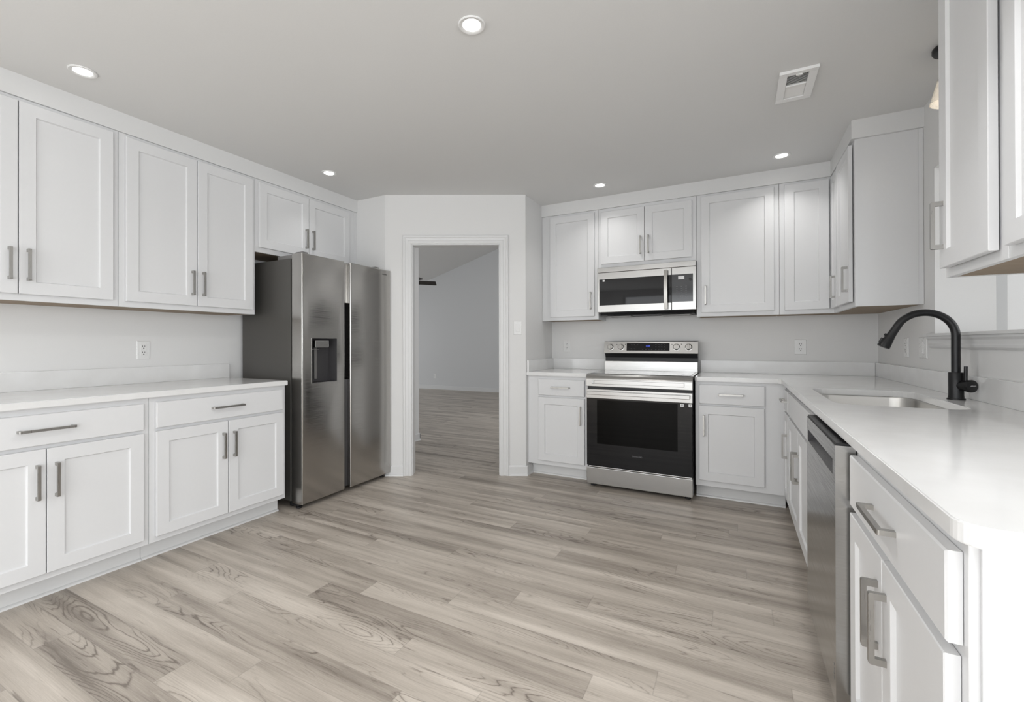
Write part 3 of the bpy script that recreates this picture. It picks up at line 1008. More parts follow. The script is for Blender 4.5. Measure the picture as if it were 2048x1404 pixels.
# side handle, aimed towards the room entrance
hd = Vector((0.52, -0.85, 0.0)).normalized()
hc = Vector((fx, fy, 0.977))
bm = bmesh.new()
lathe(bm, hc + hd * 0.016, hd, [(0.0185, 0), (0.0215, 0.014), (0.0262, 0.036), (0.0270, 0.045), (0.0260, 0.0490), (0.022, 0.0505)], 32)
obj('handle', bm, M['faucet'], fa, smooth=True)
bm = bmesh.new()
lv = hc + hd * 0.034 + Vector((0.004, 0.002, 0))
tube(bm, [lv + Vector((0, 0, 0.014)), lv + Vector((0.0005, 0, 0.045)), lv + Vector((0.001, 0, 0.084))], [0.0065, 0.0065, 0.0062], 16)
obj('lever', bm, M['faucet'], fa, smooth=True)
hs = Vector((-hd.y, hd.x, 0))
FH = Frame(hc + hd * 0.0667, hs, hd)
obj('logo', text_bm(FH, 'APPASO', 0.002, 0.0002, 0.001, 0.0050, 0.0002), M['print_white'], fa, label='tiny white maker lettering')

# ------------------------------------------------------------------ refrigerator
FX = -2.690
F = left(FX)
fr = thing('refrigerator', (-3.05, 2.64, 0), 'side-by-side stainless steel refrigerator with water dispenser in its left door', 'refrigerator')
obj('cabinet', B(F, 2.172, 3.082, -0.665, -0.114, 0.045, 1.775, bev=0.003), M['fridge_side'], fr, label='dark grey painted refrigerator cabinet')
DZ0, DZ1 = 0.032, 1.808
HY0, HY1, HZ0, HZ1 = 2.262, 2.490, 0.884, 1.205     # dispenser


def fridge_door(a0, a1, name, hole=None):
    """rounded slab; the front face may have a rectangular opening"""
    bm = bmesh.new()
    loops = [(0.0, -0.105), (0.0, -0.010)] + [(0.010 - 0.010 * math.cos(t), -0.010 + 0.010 * math.sin(t)) for t in [math.radians(x) for x in (22, 45, 67, 90)]]
    prev = first = None
    for i, d in loops:
        lp = [bm.verts.new(F(a, d, z)) for a, z in ((a0 + i, DZ0 + i), (a1 - i, DZ0 + i), (a1 - i, DZ1 - i), (a0 + i, DZ1 - i))]
        if prev:
            for j in range(4):
                bm.faces.new((prev[j], prev[(j + 1) % 4], lp[(j + 1) % 4], lp[j]))
        else:
            first = lp
        prev = lp
    bm.faces.new(first[::-1])
    if hole:
        h0, h1, g0, g1 = hole
        hl = [bm.verts.new(F(a, 0, z)) for a, z in ((h0, g0), (h1, g0), (h1, g1), (h0, g1))]
        for j in range(4):
            bm.faces.new((prev[j], prev[(j + 1) % 4], hl[(j + 1) % 4], hl[j]))
    else:
        bm.faces.new(prev)
    return obj(name, bm, M['fridge_steel'], fr, smooth=True)


dl = fridge_door(2.178, 2.572, 'door', (HY0, HY1, HZ0, HZ1))
dr = fridge_door(2.630, 3.102, 'door')
obj('logo', text_bm(F, 'SAMSUNG', 3.026, 0.0006, 1.765, 0.0095, 0.0003), M['print_dark'], dr, label='small dark grey maker lettering')
# dispenser niche
bm = bmesh.new()
HD = -0.085
for quad_ in (((HY0, 0, HZ0), (HY0, 0, HZ1), (HY0 + 0.004, HD, HZ1), (HY0 + 0.004, HD, HZ0)),
              ((HY1, 0, HZ0), (HY1, 0, HZ1), (HY1 - 0.004, HD, HZ1), (HY1 - 0.004, HD, HZ0)),
              ((HY0, 0, HZ1), (HY1, 0, HZ1), (HY1 - 0.004, HD, HZ1), (HY0 + 0.004, HD, HZ1)),
              ((HY0, 0, HZ0), (HY1, 0, HZ0), (HY1 - 0.004, HD, HZ0), (HY0 + 0.004, HD, HZ0)),
              ((HY0 + 0.004, HD, HZ0), (HY1 - 0.004, HD, HZ0), (HY1 - 0.004, HD, HZ1), (HY0 + 0.004, HD, HZ1))):
    bm.faces.new([bm.verts.new(F(*p)) for p in quad_])
bmesh.ops.remove_doubles(bm, verts=bm.verts, dist=1e-5)
dn = obj('dispenser_niche', bm, M['dark_grey'], dl, label='dark grey recessed dispenser niche')
obj('control_block', B(F, 2.300, 2.425, -0.055, -0.012, 1.138, 1.190, bev=0.004), M['steel'], dn)
obj('paddle', B(F, 2.338, 2.362, -0.074, -0.064, 0.905, 1.138, bev=0.003), M['mid_grey'], dn)
obj('shelf', B(F, 2.275, 2.36, -0.08, -0.045, 1.122, 1.127, bev=0.001), M['steel'], dn)
bm = bmesh.new()
for x0, x1, z0, z1 in ((HY0 - 0.004, HY0, HZ0, HZ1), (HY1, HY1 + 0.006, HZ0, HZ1), (HY0 - 0.004, HY1 + 0.006, HZ1, HZ1 + 0.004), (HY0 - 0.004, HY1 + 0.006, HZ0 - 0.006, HZ0)):
    box(bm, F, x0, x1, 0.0002, 0.0018, z0, z1)
obj('dispenser_trim', bm, M['steel'], dl)
# handle channel between the doors
bm = bmesh.new()
box(bm, F, 2.5725, 2.6295, -0.105, -0.030, 1.488, 1.795, 0.002)
obj('channel_top', bm, M['fridge_steel'], fr)
obj('channel_recess', B(F, 2.5725, 2.6295, -0.105, -0.085, 0.886, 1.4875), M['black'], fr, label='black hand recess between the doors')
obj('channel_bottom', B(F, 2.5725, 2.6295, -0.105, -0.032, 0.045, 0.8855, bev=0.002), M['dark_grey'], fr)
for y0 in (2.19, 2.93):
    bm = bmesh.new()
    box(bm, F, y0, y0 + 0.12, -0.28, -0.118, 1.7755, 1.806, 0.006)
    box(bm, F, y0 + 0.03, y0 + 0.075, -0.118, -0.045, 1.8085, 1.828, 0.004)
    box(bm, F, y0 + 0.03, y0 + 0.075, -0.13, -0.108, 1.79, 1.826, 0.004)
    obj('hinge_cover', bm, M['mid_grey'], fr)
obj('base_grille', B(F, 2.185, 3.08, -0.14, -0.108, 0.008, 0.0445), M['black'], fr)
for y0 in (2.20, 3.05):
    bm = bmesh.new()
    lathe(bm, F(y0, -0.06, 0), (0, 0, 1), [(0.019, 0), (0.02, 0.004), (0.02, 0.012), (0.009, 0.014), (0.009, 0.038)], 18)
    box(bm, F, y0 - 0.024, y0 + 0.024, -0.107, -0.04, 0.018, 0.031, 0.003)
    obj('foot', bm, M['black'], fr)
for y0 in (2.22, 3.03):
    bm = bmesh.new()
    tube(bm, [F(y0 - 0.02, -0.6, 0.0225), F(y0 + 0.02, -0.6, 0.0225)], 0.022, 16)
    obj('roller', bm, M['black'], fr)

# ------------------------------------------------------------------ range
RX0, RX1, RY = -1.084, -0.288, 3.625
F = back(RY)
rg = thing('oven_range', (-0.685, 3.95, 0), 'freestanding stainless steel electric range with black glass oven door', 'oven')
obj('body', B(F, RX0 + 0.003, RX1 - 0.003, -0.660, -0.048, 0.03, 0.895, bev=0.002), M['dark_grey'], rg, label='dark painted range sides')
# cooktop: steel rim with rounded front lip and a glass field
bm = bmesh.new()
lip = [(-0.565, 0.9005), (-0.565, 0.9175), (-0.045, 0.9175), (-0.030, 0.915), (-0.012, 0.902), (-0.002, 0.885), (0.0, 0.879), (0.0, 0.8785), (-0.047, 0.8785), (-0.047, 0.9005)]
prism(bm, [F(RX0, d, z) for d, z in lip], F.ta * (RX1 - RX0))
obj('cooktop', bm, M['steel'], rg, smooth=False)
bm = bmesh.new()
box(bm, F, RX0 + 0.02, RX1 - 0.02, -0.555, -0.055, 0.9177, 0.9197, 0.0008)
ck = obj('glass_hob', bm, mat('hob_glass', (0.10, 0.10, 0.10), 0.06, 0, 1.0), rg, label='smooth dark glass hob surface')
add_noise(ck.data.materials[0], 4, 0.3, 0.7, rough=(0.08, 0.12))
for cx, cy, r in ((-0.89, -0.17, 0.105), (-0.48, -0.17, 0.12), (-0.89, -0.43, 0.085), (-0.48, -0.43, 0.085)):
    bm = bmesh.new()
    n = 48
    a = [bm.verts.new(F(cx + r * math.cos(2 * math.pi * i / n), cy + r * math.sin(2 * math.pi * i / n), 0.9199)) for i in range(n)]
    b_ = [bm.verts.new(F(cx + (r - .003) * math.cos(2 * math.pi * i / n), cy + (r - .003) * math.sin(2 * math.pi * i / n), 0.9199)) for i in range(n)]
    for i in range(n):
        bm.faces.new((a[i], a[(i + 1) % n], b_[(i + 1) % n], b_[i]))
    obj('burner_ring', bm, M['print_grey'], rg)
# front fascia with a framed insert
bm = bmesh.new()
box(bm, F, RX0, RX1, -0.047, 0.0, 0.8175, 0.878, 0.002)
fsc = obj('fascia', bm, M['steel'], rg)
bm = bmesh.new()
rect_loops(bm, F, RX0 + 0.045, RX1 - 0.052, 0.833, 0.872, [(0, 0.0002), (0, 0.004), (0.0045, 0.004), (0.0065, 0.0012)], close_back=True)
obj('insert_strip', bm, M['steel'], fsc)
obj('tape_tab', B(F, RX0 + 0.045, RX0 + 0.064, 0.0045, 0.0052, 0.842, 0.868), M['print_white'], fsc, label='small white adhesive tab')
obj('vent_gap', B(F, RX0 + 0.006, RX1 - 0.006, -0.047, -0.022, 0.795, 0.8173), M['black'], rg)
# oven door
od = obj('oven_door', B(F, RX0 + 0.002, RX1 - 0.002, -0.046, -0.003, 0.177, 0.722, bev=0.002), M['black_glass'], rg, label='black glass oven door')
obj('top_rail', B(F, RX0 + 0.001, RX1 - 0.001, -0.046, 0.001, 0.7222, 0.795, bev=0.002), M['steel'], od, label='steel upper rail of the oven door')
bm = bmesh.new()
box(bm, F, RX0 + 0.014, RX1 - 0.016, 0.010, 0.034, 0.752, 0.780, 0.003)
for x in (RX0 + 0.05, RX1 - 0.05 - 0.03):
    box(bm, F, x, x + 0.03, 0.0012, 0.012, 0.757, 0.776, 0.001)
obj('handle', bm, M['steel'], od, label='flat brushed steel oven handle')
obj('window', B(F, -0.997, -0.391, -0.0029, -0.0022, 0.357, 0.7105), M['tinted_glass'], od, label='darker oven window')
obj('logo', text_bm(F, 'SAMSUNG', -0.684, -0.0024, 0.283, 0.012, 0.0003), M['print_grey'], od, label='small grey maker lettering')
for x in (-0.372, -0.316):
    st = obj('sticker', B(F, x - 0.0, x + 0.024, -0.0029, -0.0022, 0.692, 0.714), M['print_white'], od, label='small square white label')
    obj('sticker_mark', B(F, x + 0.007, x + 0.017, -0.0022, -0.0016, 0.699, 0.710), M['mid_grey'], st)
obj('trim_strip', B(F, RX0 + 0.02, RX1 - 0.006, -0.03, 0.0, 0.1665, 0.1755, bev=0.002), M['steel'], rg)
obj('storage_drawer', B(F, RX0 + 0.001, RX1 - 0.001, -0.046, 0.001, 0.030, 0.163, bev=0.003), M['steel'], rg, label='brushed steel storage drawer')
for x, d in ((RX0 + 0.04, -0.07), (RX1 - 0.04, -0.07), (RX0 + 0.04, -0.6), (RX1 - 0.04, -0.6)):
    bm = bmesh.new()
    lathe(bm, F(x, d, 0), (0, 0, 1), [(0.022, 0), (0.023, 0.004), (0.02, 0.012), (0.01, 0.014), (0.01, 0.0299)], 18)
    obj('foot', bm, M['rubber'], rg)
# backguard
bg = obj('backguard', B(F, RX0 + 0.002, RX1 - 0.004, -0.668, -0.575, 0.9005, 1.003, bev=0.003), M['steel'], rg)
bm = bmesh.new()
prism(bm, [F(RX0 + 0.004, d, z) for d, z in ((-0.668, 1.0035), (-0.605, 1.0035), (-0.605, 1.035), (-0.585, 1.072), (-0.668, 1.072))], F.ta * (RX1 - RX0 - 0.010))
obj('vent_band', bm, M['black'], bg, label='black recessed band under the controls')
bm = bmesh.new()
prism(bm, [F(RX0 - 0.001, d, z) for d, z in ((-0.668, 1.0725), (-0.572, 1.0725), (-0.570, 1.076), (-0.588, 1.178), (-0.593, 1.1825), (-0.668, 1.1825))], F.ta * (RX1 - RX0 - 0.001))
cp = obj('control_panel', bm, M['steel'], bg)
# slightly leaning frame for what sits on the control panel
lean = Vector((0, 0.018, 0.102)).normalized()


class Lean:
    ta = Vector((1, 0, 0))
    td = Vector((0, -lean.z, lean.y))

    def __call__(self, a, d, z):
        return Vector((a, RY + 0.570, 1.076)) + self.td * d + lean * (z - 1.076)


LN = Lean()
ds = obj('display', B(LN, -0.882, -0.516, 0.0002, 0.0012, 1.098, 1.165), M['black_glass'], cp, label='black touch control display')
bm = text_bm(LN, '12:00', -0.697, 0.0016, 1.139, 0.012, 0.0002)
obj('clock_digits', bm, M['lcd_blue'], ds, label='glowing blue clock digits')
bm = bmesh.new()
for x, z in [(-0.838, 1.150), (-0.812, 1.150), (-0.786, 1.150), (-0.838, 1.114), (-0.812, 1.114), (-0.74, 1.111), (-0.715, 1.111), (-0.69, 1.111), (-0.665, 1.111)] + [(-0.63 + 0.024 * i, z) for i in range(4) for z in (1.150, 1.132, 1.111)]:
    box(bm, LN, x - 0.006, x + 0.006, 0.0013, 0.0016, z - 0.0012, z + 0.0012)
obj('printed_legend', bm, M['print_grey'], ds)
for x in (-1.027, -0.932, -0.460, -0.363):
    bm = bmesh.new()
    lathe(bm, LN(x, 0.0003, 1.130), LN.td, [(0.030, 0), (0.030, 0.003), (0.026, 0.004), (0.0235, 0.022), (0.021, 0.024)], 32)
    kb = obj('knob', bm, M['steel'], cp, smooth=True)
    obj('grip', B(LN, x - 0.006, x + 0.006, 0.0242, 0.030, 1.108, 1.152, bev=0.002), M['nickel'], kb)
    bm = bmesh.new()
    box(bm, LN, x - 0.007, x + 0.007, 0.0243, 0.0305, 1.104, 1.1075, 0.001)
    obj('pointer', bm, M['black'], kb)
for x in (-0.97, -0.895, -0.497, -0.42):
    obj('heat_mark', B(LN, x - 0.0035, x + 0.0035, 0.0003, 0.0007, 1.153, 1.158), M['slot'], cp)

# ------------------------------------------------------------------ microwave
MX0, MX1, MY, MZ0, MZ1 = -1.097, -0.291, 4.018, 1.440, 1.8365
F = back(MY)
mw = thing('microwave', (-0.69, 4.18, MZ0), 'over-the-range stainless steel microwave with black glass door, under the short cabinet', 'microwave')
obj('body', B(F, MX0 + 0.004, MX1 - 0.003, -0.318, -0.032, MZ0 + 0.02, MZ1 - 0.001), M['mid_grey'], mw)
obj('vent_strip', B(F, MX0, MX1, -0.0315, 0.0, 1.7925, MZ1 - 0.0005, bev=0.002), M['steel'], mw)
MS = -0.4755
mdr = obj('door', B(F, MX0, MS - 0.0015, -0.0315, 0.0, MZ0, 1.7895, bev=0.002), M['steel'], mw)
obj('door_glass', B(F, MX0 + 0.017, MS - 0.0016, 0.0002, 0.0012, 1.500, 1.731), M['black_glass'], mdr, label='black door glass')
pn = obj('control_panel', B(F, MS + 0.0015, MX1, -0.0315, 0.0, MZ0, 1.7895, bev=0.002), M['steel'], mw)
pg = obj('panel_glass', B(F, MS + 0.0016, MX1 - 0.022, 0.0002, 0.0012, 1.505, 1.731), M['panel_glass'], pn, label='grey glass key panel')
obj('display_window', B(F, -0.425, -0.378, 0.0013, 0.0017, 1.688, 1.716), M['print_white'], pg, label='pale display window')
bm = bmesh.new()
for i in range(3):
    for j in range(6):
        box(bm, F, -0.440 + i * 0.035, -0.430 + i * 0.035, 0.0013, 0.0016, 1.544 + j * 0.017, 1.5475 + j * 0.017)
obj('printed_legend', bm, M['print_grey'], pg)
bm = bmesh.new()
tube(bm, [F(-0.326, 0.0016, 1.690), F(-0.340, 0.0016, 1.696), F(-0.344, 0.0016, 1.684), F(-0.333, 0.0016, 1.676), F(-0.322, 0.0016, 1.686)], 0.003, 8)
obj('tape_mark', bm, M['slot'], pg)
bm = bmesh.new()
hp = []
for i in range(13):
    t = i / 12
    hp.append((0.022 + 0.016 * math.sin(math.pi * t), 1.447 + 0.325 * t))
xs0, xs1 = -0.533, -0.504
prism(bm, [F(xs0, d + 0.007, z) for d, z in hp] + [F(xs0, d - 0.003, z) for d, z in hp[::-1]], F.ta * (xs1 - xs0))
for z in (1.453, 1.748):
    box(bm, F, xs0 + 0.004, xs1 - 0.004, 0.0013, 0.026, z, z + 0.018)
obj('handle', bm, M['nickel'], mdr, label='bowed vertical steel handle')
sm = obj('sticker', B(F, -1.049, -1.031, 0.0013, 0.0018, 1.711, 1.726), M['print_white'], mdr, label='small square white label')
bm = bmesh.new()
prism(bm, [F(MX0 + 0.020, d, z) for d, z in ((-0.034, MZ0 + 0.0195), (-0.034, MZ0 - 0.004), (-0.060, MZ0 - 0.026), (-0.316, MZ0 - 0.030), (-0.316, MZ0 + 0.0195))], F.ta * (MX1 - MX0 - 0.040))
obj('underside', bm, M['black'], mw, label='black vented underside')
for x0, x1 in ((MX0 + 0.06, MX0 + 0.27), (MX1 - 0.29, MX1 - 0.05)):
    bm = bmesh.new()
    box(bm, F, x0, x1, -0.27, -0.10, MZ0 - 0.036, MZ0 - 0.0305, 0.002)
    for k in range(6):
        box(bm, F, x0 + 0.012, x1 - 0.012, -0.255 + k * 0.025, -0.244 + k * 0.025, MZ0 - 0.038, MZ0 - 0.0361)
    obj('grease_filter', bm, M['mid_grey'], mw)
obj('lamp_cover', B(F, -0.80, -0.60, -0.095, -0.065, MZ0 - 0.033, MZ0 - 0.029), M['dark_grey'], mw)

# ------------------------------------------------------------------ dishwasher
F = right(0.280)
DY0, DY1 = 1.633, 2.242
dw = thing('dishwasher', (0.6, 1.94, 0), 'stainless steel dishwasher with pocket handle between the white base cabinets', 'dishwasher')
obj('tub', B(F, DY0 + 0.004, DY1 - 0.004, -0.60, -0.020, 0.02, 0.868), M['dark_grey'], dw)
PY0, PY1, PZ0, PZ1, PD = 1.672, 2.200, 0.772, 0.818, 0.008
DF = 0.030
bm = bmesh.new()
a0, a1, z0, z1 = DY0, DY1 - 0.004, 0.108, 0.8655
def bq(*pts):
    bm.faces.new([bm.verts.new(F(*p)) for p in pts])
for x0, x1, y0, y1 in ((a0, PY0, z0, PZ0), (PY0, PY1, z0, PZ0), (PY1, a1, z0, PZ0), (a0, PY0, PZ0, PZ1), (PY1, a1, PZ0, PZ1), (a0, PY0, PZ1, z1), (PY0, PY1, PZ1, z1), (PY1, a1, PZ1, z1)):
    bq((x0, DF, y0), (x1, DF, y0), (x1, DF, y1), (x0, DF, y1))
bq((a0, DF, z0), (a0, DF, z1), (a0, -0.018, z1), (a0, -0.018, z0))
bq((a1, DF, z0), (a1, DF, z1), (a1, -0.018, z1), (a1, -0.018, z0))
bq((a0, DF, z0), (a1, DF, z0), (a1, -0.018, z0), (a0, -0.018, z0))
bq((a0, DF, z1), (a1, DF, z1), (a1, -0.018, z1), (a0, -0.018, z1))
bq((a0, -0.018, z0), (a1, -0.018, z0), (a1, -0.018, z1), (a0, -0.018, z1))
bmesh.ops.remove_doubles(bm, verts=bm.verts, dist=1e-5)
ddr = obj('door', bm, M['steel'], dw)
bm = bmesh.new()
# pocket, deepest at the top; coloured dark to stand for shade
bq((PY0, DF, PZ0), (PY1, DF, PZ0), (PY1, PD, PZ0 + 0.016), (PY0, PD, PZ0 + 0.016))
bq((PY0, PD, PZ0 + 0.016), (PY1, PD, PZ0 + 0.016), (PY1, PD, PZ1), (PY0, PD, PZ1))
bq((PY0, DF, PZ1), (PY1, DF, PZ1), (PY1, PD, PZ1), (PY0, PD, PZ1))
for x in (PY0, PY1):
    bq((x, DF, PZ0), (x, PD, PZ0 + 0.016), (x, PD, PZ1), (x, DF, PZ1))
bmesh.ops.remove_doubles(bm, verts=bm.verts, dist=1e-5)
obj('handle_pocket', bm, M['dark_grey'], ddr, label='recessed pocket handle, coloured dark to stand for its shade')
obj('control_strip', B(F, DY0 + 0.003, DY1 - 0.006, -0.016, DF - 0.003, 0.8656, 0.8725, bev=0.001), M['black'], dw, label='black control strip on top of the door')
obj('toe_panel', B(F, DY0 + 0.006, DY1 - 0.008, -0.09, -0.065, 0.012, 0.107), M['black'], dw)
bm = bmesh.new()
for y in (DY0 + 0.05, DY1 - 0.06):
    lathe(bm, F(y, -0.12, 0), (0, 0, 1), [(0.018, 0), (0.018, 0.01), (0.008, 0.012), (0.008, 0.0199)], 14)
obj('leveling_feet', bm, M['rubber'], dw)
bm = bmesh.new()
for k, (dy, wz) in enumerate(((0.0, 0.010), (0.004, 0.006), (-0.002, 0.008), (0.003, 0.007))):
    box(bm, F, DY0 + 0.022 + dy, DY0 + 0.030 + dy, DF + 0.0002, DF + 0.0006, 0.172 + 0.013 * k, 0.172 + 0.013 * k + wz)
obj('sticker', bm, M['mid_grey'], ddr, label='small pale printed mark near the bottom')

# ------------------------------------------------------------------ wall plates
def outlet(F, a, z, label, group=None, w_=0.074, h_=0.118):
    t = thing('wall_outlet', F(a, 0.003, z - h_ / 2), label, 'outlet')
    bm = bmesh.new()
    rect_loops(bm, F, a - w_ / 2, a + w_ / 2, z - h_ / 2, z + h_ / 2, [(0, 0.0003), (0, 0.003), (0.003, 0.0055)])
    obj('cover_plate', bm, M['plate'], t)
    for s in (0.0195, -0.0195):
        bm = B(F, a - 0.0165, a + 0.0165, 0.0056, 0.0072, z + s - 0.0185, z + s + 0.0185, bev=0.0007)
        sk_ = obj('receptacle', bm, M['plate'], t)
        bm = bmesh.new()
        for q in (-0.0063, 0.0063):
            box(bm, F, a + q - 0.0016, a + q + 0.0016, 0.0073, 0.0076, z + s + 0.001, z + s + 0.009)
        ax = F.td
        lathe(bm, F(a, 0.0073, z + s - 0.008), ax, [(0.0032, 0), (0.0032, 0.0004)], 12)
        obj('slots', bm, M['slot'], sk_)
    return t


def switch(F, a, z, label, w_=0.074, h_=0.118):
    t = thing('light_switch', F(a, 0.003, z - h_ / 2), label, 'switch')
    bm = bmesh.new()
    rect_loops(bm, F, a - w_ / 2, a + w_ / 2, z - h_ / 2, z + h_ / 2, [(0, 0.0003), (0, 0.0035), (0.003, 0.006)])
    obj('cover_plate', bm, M['plate'], t)
    bm = bmesh.new()
    rect_loops(bm, F, a - 0.0175, a + 0.0175, z - 0.0345, z + 0.0345, [(0, 0.0061), (0, 0.0075), (0.001, 0.008)])
    fr_ = obj('bezel', bm, M['plate'], t)
    bm = bmesh.new()
    prism(bm, [F(a - 0.0155, d, zz) for d, zz in ((0.0081, z - 0.032), (0.0125, z - 0.031), (0.0095, z), (0.0105, z + 0.031), (0.0081, z + 0.032))], F.ta * 0.031)
    obj('rocker', bm, M['plate'], t)
    return t


outlet(left(XL), 1.528, 1.128, 'white duplex outlet on the left wall above the long counter')
outlet(back(YB), -1.4925, 1.137, 'white duplex outlet on the back wall just left of the range')
outlet(back(YB), 0.445, 1.131, 'white duplex outlet on the back wall right of the range', w_=0.080)
switch(DG, 1.172, 1.302, 'white rocker light switch right of the doorway')
switch(right(XR), 3.40, 1.136, 'white rocker light switch on the sink wall, left of the faucet spout', w_=0.118)
outlet(right(XR), 3.69, 1.134, 'white wall outlet on the sink wall, nearest the back corner')
outlet(back(YF), -6.851, 0.336, 'white outlet low on the far living room wall, seen through the doorway')
outlet(back(YF), -7.40, 0.333, 'white outlet on the far living room wall, half hidden by the hall corner')

# ------------------------------------------------------------------ ceiling fixtures
def downlight(x, y, label, R=0.056, power=0.4, spread=95):
    t = thing('recessed_downlight', (x, y, ZC - 0.006), label, 'ceiling light', 'recessed lights in the kitchen ceiling')
    bm = bmesh.new()
    prof = [(0.0375, -0.0003), (0.0375, -0.0025), (0.044, -0.0055), (R - 0.003, -0.006), (R, -0.0035), (R, -0.0003)]
    lathe(bm, (x, y, ZC), (0, 0, 1), prof, 40, cap0=False, cap1=False)
    obj('trim_ring', bm, M['plate'], t, smooth=True)
    bm = bmesh.new()
    lathe(bm, (x, y, ZC), (0, 0, 1), [(0.0372, -0.0003), (0.0372, -0.002)], 40)
    obj('lens', bm, M['lens'], t)
    ld = bpy.data.lights.new('lamp_light', 'AREA')
    ld.shape, ld.size, ld.energy, ld.color = 'DISK', 0.07, power, (1.0, 0.985, 0.965)
    ld.spread = math.radians(spread)
    lo = bpy.data.objects.new('lamp_light', ld)
    COL.objects.link(lo)
    lo.parent = t
    lo.location = (0, 0, -0.003)


downlight(-2.776, 0.995, 'round recessed ceiling light nearest the left edge, above the left wall cabinets', power=0.08)
downlight(-0.962, 1.612, 'round recessed ceiling light at top centre, largest in the photo', power=4.8, spread=155)
downlight(-2.766, 2.487, 'round recessed ceiling light in front of the cabinet over the refrigerator')
downlight(-1.002, 3.757, 'round recessed ceiling light in front of the cabinets above the range', power=0.9, spread=120)
downlight(0.281, 3.773, 'round recessed ceiling light near the inside corner cabinets at right', power=1.1, spread=120)

vt = thing('ceiling_vent', (0.267, 2.676, ZC - 0.008), 'white rectangular air vent with louvers in the ceiling at right', 'vent')
VX0, VX1, VY0, VY1 = 0.188, 0.349, 2.617, 2.927
FD = Frame((0, 0, 0), (1, 0, 0), (0, 1, 0))
bm = bmesh.new()
IX0, IX1, IY0, IY1 = 0.224, 0.312, 2.648, 2.888
for x0, x1, y0, y1 in ((VX0, VX1, VY0, IY0), (VX0, VX1, IY1, VY1), (VX0, IX0, IY0, IY1), (IX1, VX1, IY0, IY1), (IX0, IX1, 2.752, 2.762)):
    box(bm, FD, x0, x1, y0, y1, ZC - 0.012, ZC - 0.0005, bev=0.003)
box(bm, FD, VX0, VX1, VY0 - 0.003, VY0, ZC - 0.0145, ZC - 0.0005)
obj('frame', bm, M['vent'], vt)
obj('duct_shadow', B(FD, IX0, IX1, IY0, IY1, ZC - 0.0012, ZC - 0.0003), M['slot'], vt)
bm = bmesh.new()
for k in range(9):
    y = 2.650 + k * 0.0112
    prism(bm, [(IX0 + 0.001, y, ZC - 0.0065), (IX0 + 0.001, y + 0.0015, ZC - 0.007), (IX0 + 0.001, y + 0.0068, ZC - 0.002), (IX0 + 0.001, y + 0.0058, ZC - 0.0015)], (IX1 - IX0 - 0.002, 0, 0))
for k in range(10):
    y = 2.764 + k * 0.0122
    prism(bm, [(IX0 + 0.001, y, ZC - 0.0028), (IX0 + 0.001, y + 0.0012, ZC - 0.0020), (IX0 + 0.001, y + 0.0112, ZC - 0.0062), (IX0 + 0.001, y + 0.0104, ZC - 0.0068)], (IX1 - IX0 - 0.002, 0, 0))
obj('louvers', bm, M['vent'], vt)
obj('damper_lever', B(FD, 0.258, 0.285, 2.640, 2.652, ZC - 0.017, ZC - 0.0122, bev=0.002), M['vent'], vt)

# black ceiling fixture with a seeded glass shade, half hidden by the near cabinet
px_, py_ = 0.842, 2.735
pl = thing('ceiling_lamp', (px_, py_, ZC), 'black ceiling lamp with cone glass shade, half hidden behind the upper right cabinet', 'lamp')
bm = bmesh.new()
lathe(bm, (px_, py_, ZC - 0.0005), (0, 0, -1), [(0.060, 0), (0.063, 0.004), (0.063, 0.018), (0.058, 0.026), (0.02, 0.029)], 36)
obj('canopy', bm, M['faucet'], pl, smooth=True)
bm = bmesh.new()
tube(bm, [(px_ + 0.022, py_, ZC - 0.029), (px_ + 0.020, py_, ZC - 0.070), (px_ + 0.012, py_, ZC - 0.092)], 0.008, 14)
obj('stem', bm, M['faucet'], pl, smooth=True)
sd = Vector((-0.10, 0.0, -1)).normalized()
sb = Vector((px_ + 0.011, py_, ZC - 0.090))
bm = bmesh.new()
lathe(bm, sb, sd, [(0.016, 0), (0.042, 0.005), (0.0485, 0.046)], 28)
obj('socket_cup', bm, M['faucet'], pl, smooth=True)
bm = bmesh.new()
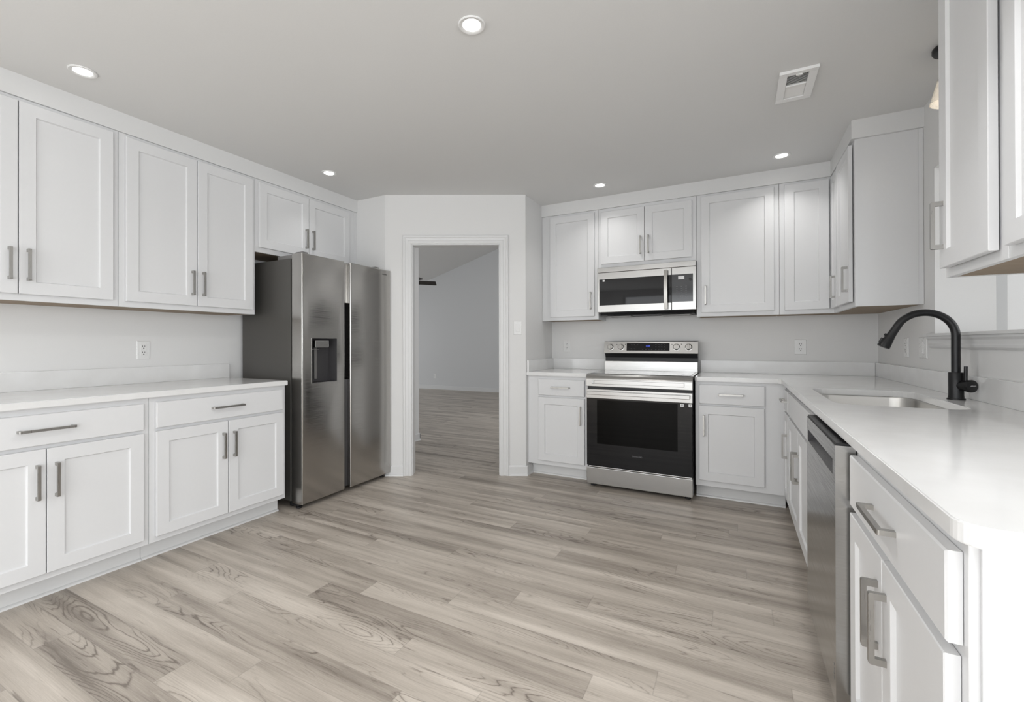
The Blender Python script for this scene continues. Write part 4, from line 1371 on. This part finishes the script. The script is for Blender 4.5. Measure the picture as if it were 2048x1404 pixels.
lathe(bm, sb, sd, [(0.0488, 0.044), (0.0550, 0.085), (0.0660, 0.152), (0.0680, 0.162), (0.0655, 0.162), (0.0635, 0.152), (0.0525, 0.085), (0.0463, 0.044)], 40, cap0=False, cap1=False)
obj('glass_shade', bm, M['glass'], pl, smooth=True, label='clear seeded glass cone shade')
bm = bmesh.new()
lathe(bm, sb, sd, [(0.010, 0.053), (0.012, 0.065), (0.022, 0.09), (0.024, 0.105), (0.018, 0.122), (0.006, 0.13)], 20)
obj('bulb', bm, M['bulb'], pl, smooth=True)
ld = bpy.data.lights.new('bulb_light', 'POINT')
ld.energy, ld.color, ld.shadow_soft_size = 0.12, (1.0, 0.86, 0.68), 0.02
lo = bpy.data.objects.new('bulb_light', ld)
COL.objects.link(lo)
lo.parent = pl
lo.location = sb + sd * 0.145 - Vector((px_, py_, ZC))

# ------------------------------------------------------------------ living room fan
hub = Vector((-5.25, 6.32, 2.26))
fn = thing('ceiling_fan', hub, 'dark ceiling fan in the living room, two blade tips visible through the doorway', 'fan')
bm = bmesh.new()
lathe(bm, hub, (0, 0, 1), [(0.05, -0.07), (0.10, -0.05), (0.11, 0.0), (0.10, 0.06), (0.04, 0.10), (0.015, 0.11)], 28)
obj('motor_housing', bm, M['fan'], fn, smooth=True)
zc_ = rz(hub.x)
bm = bmesh.new()
tube(bm, [hub + Vector((0, 0, 0.10)), Vector((hub.x, hub.y, zc_ - 0.02))], 0.013, 14)
lathe(bm, (hub.x, hub.y, zc_ - 0.055), (0, 0, 1), [(0.02, 0), (0.06, 0.03), (0.065, 0.06)], 24)
obj('downrod', bm, M['fan'], fn, smooth=True)
for k in range(5):
    q = math.radians(50.4 - 72 * k)
    ta = Vector((math.cos(q), math.sin(q), 0))
    tn = Vector((-math.sin(q), math.cos(q), -0.42)).normalized()
    up_ = ta.cross(tn).normalized()
    bm = bmesh.new()
    pts = [hub + ta * r + tn * s for r, s in ((0.09, -0.04), (0.20, -0.062), (0.62, -0.066), (0.67, 0.05), (0.655, 0.062), (0.20, 0.058), (0.09, 0.04))]
    prism(bm, pts, up_ * 0.008)
    obj('blade', bm, M['fan'], fn)

for o in bpy.data.objects:
    if '_org' in o:
        del o['_org']
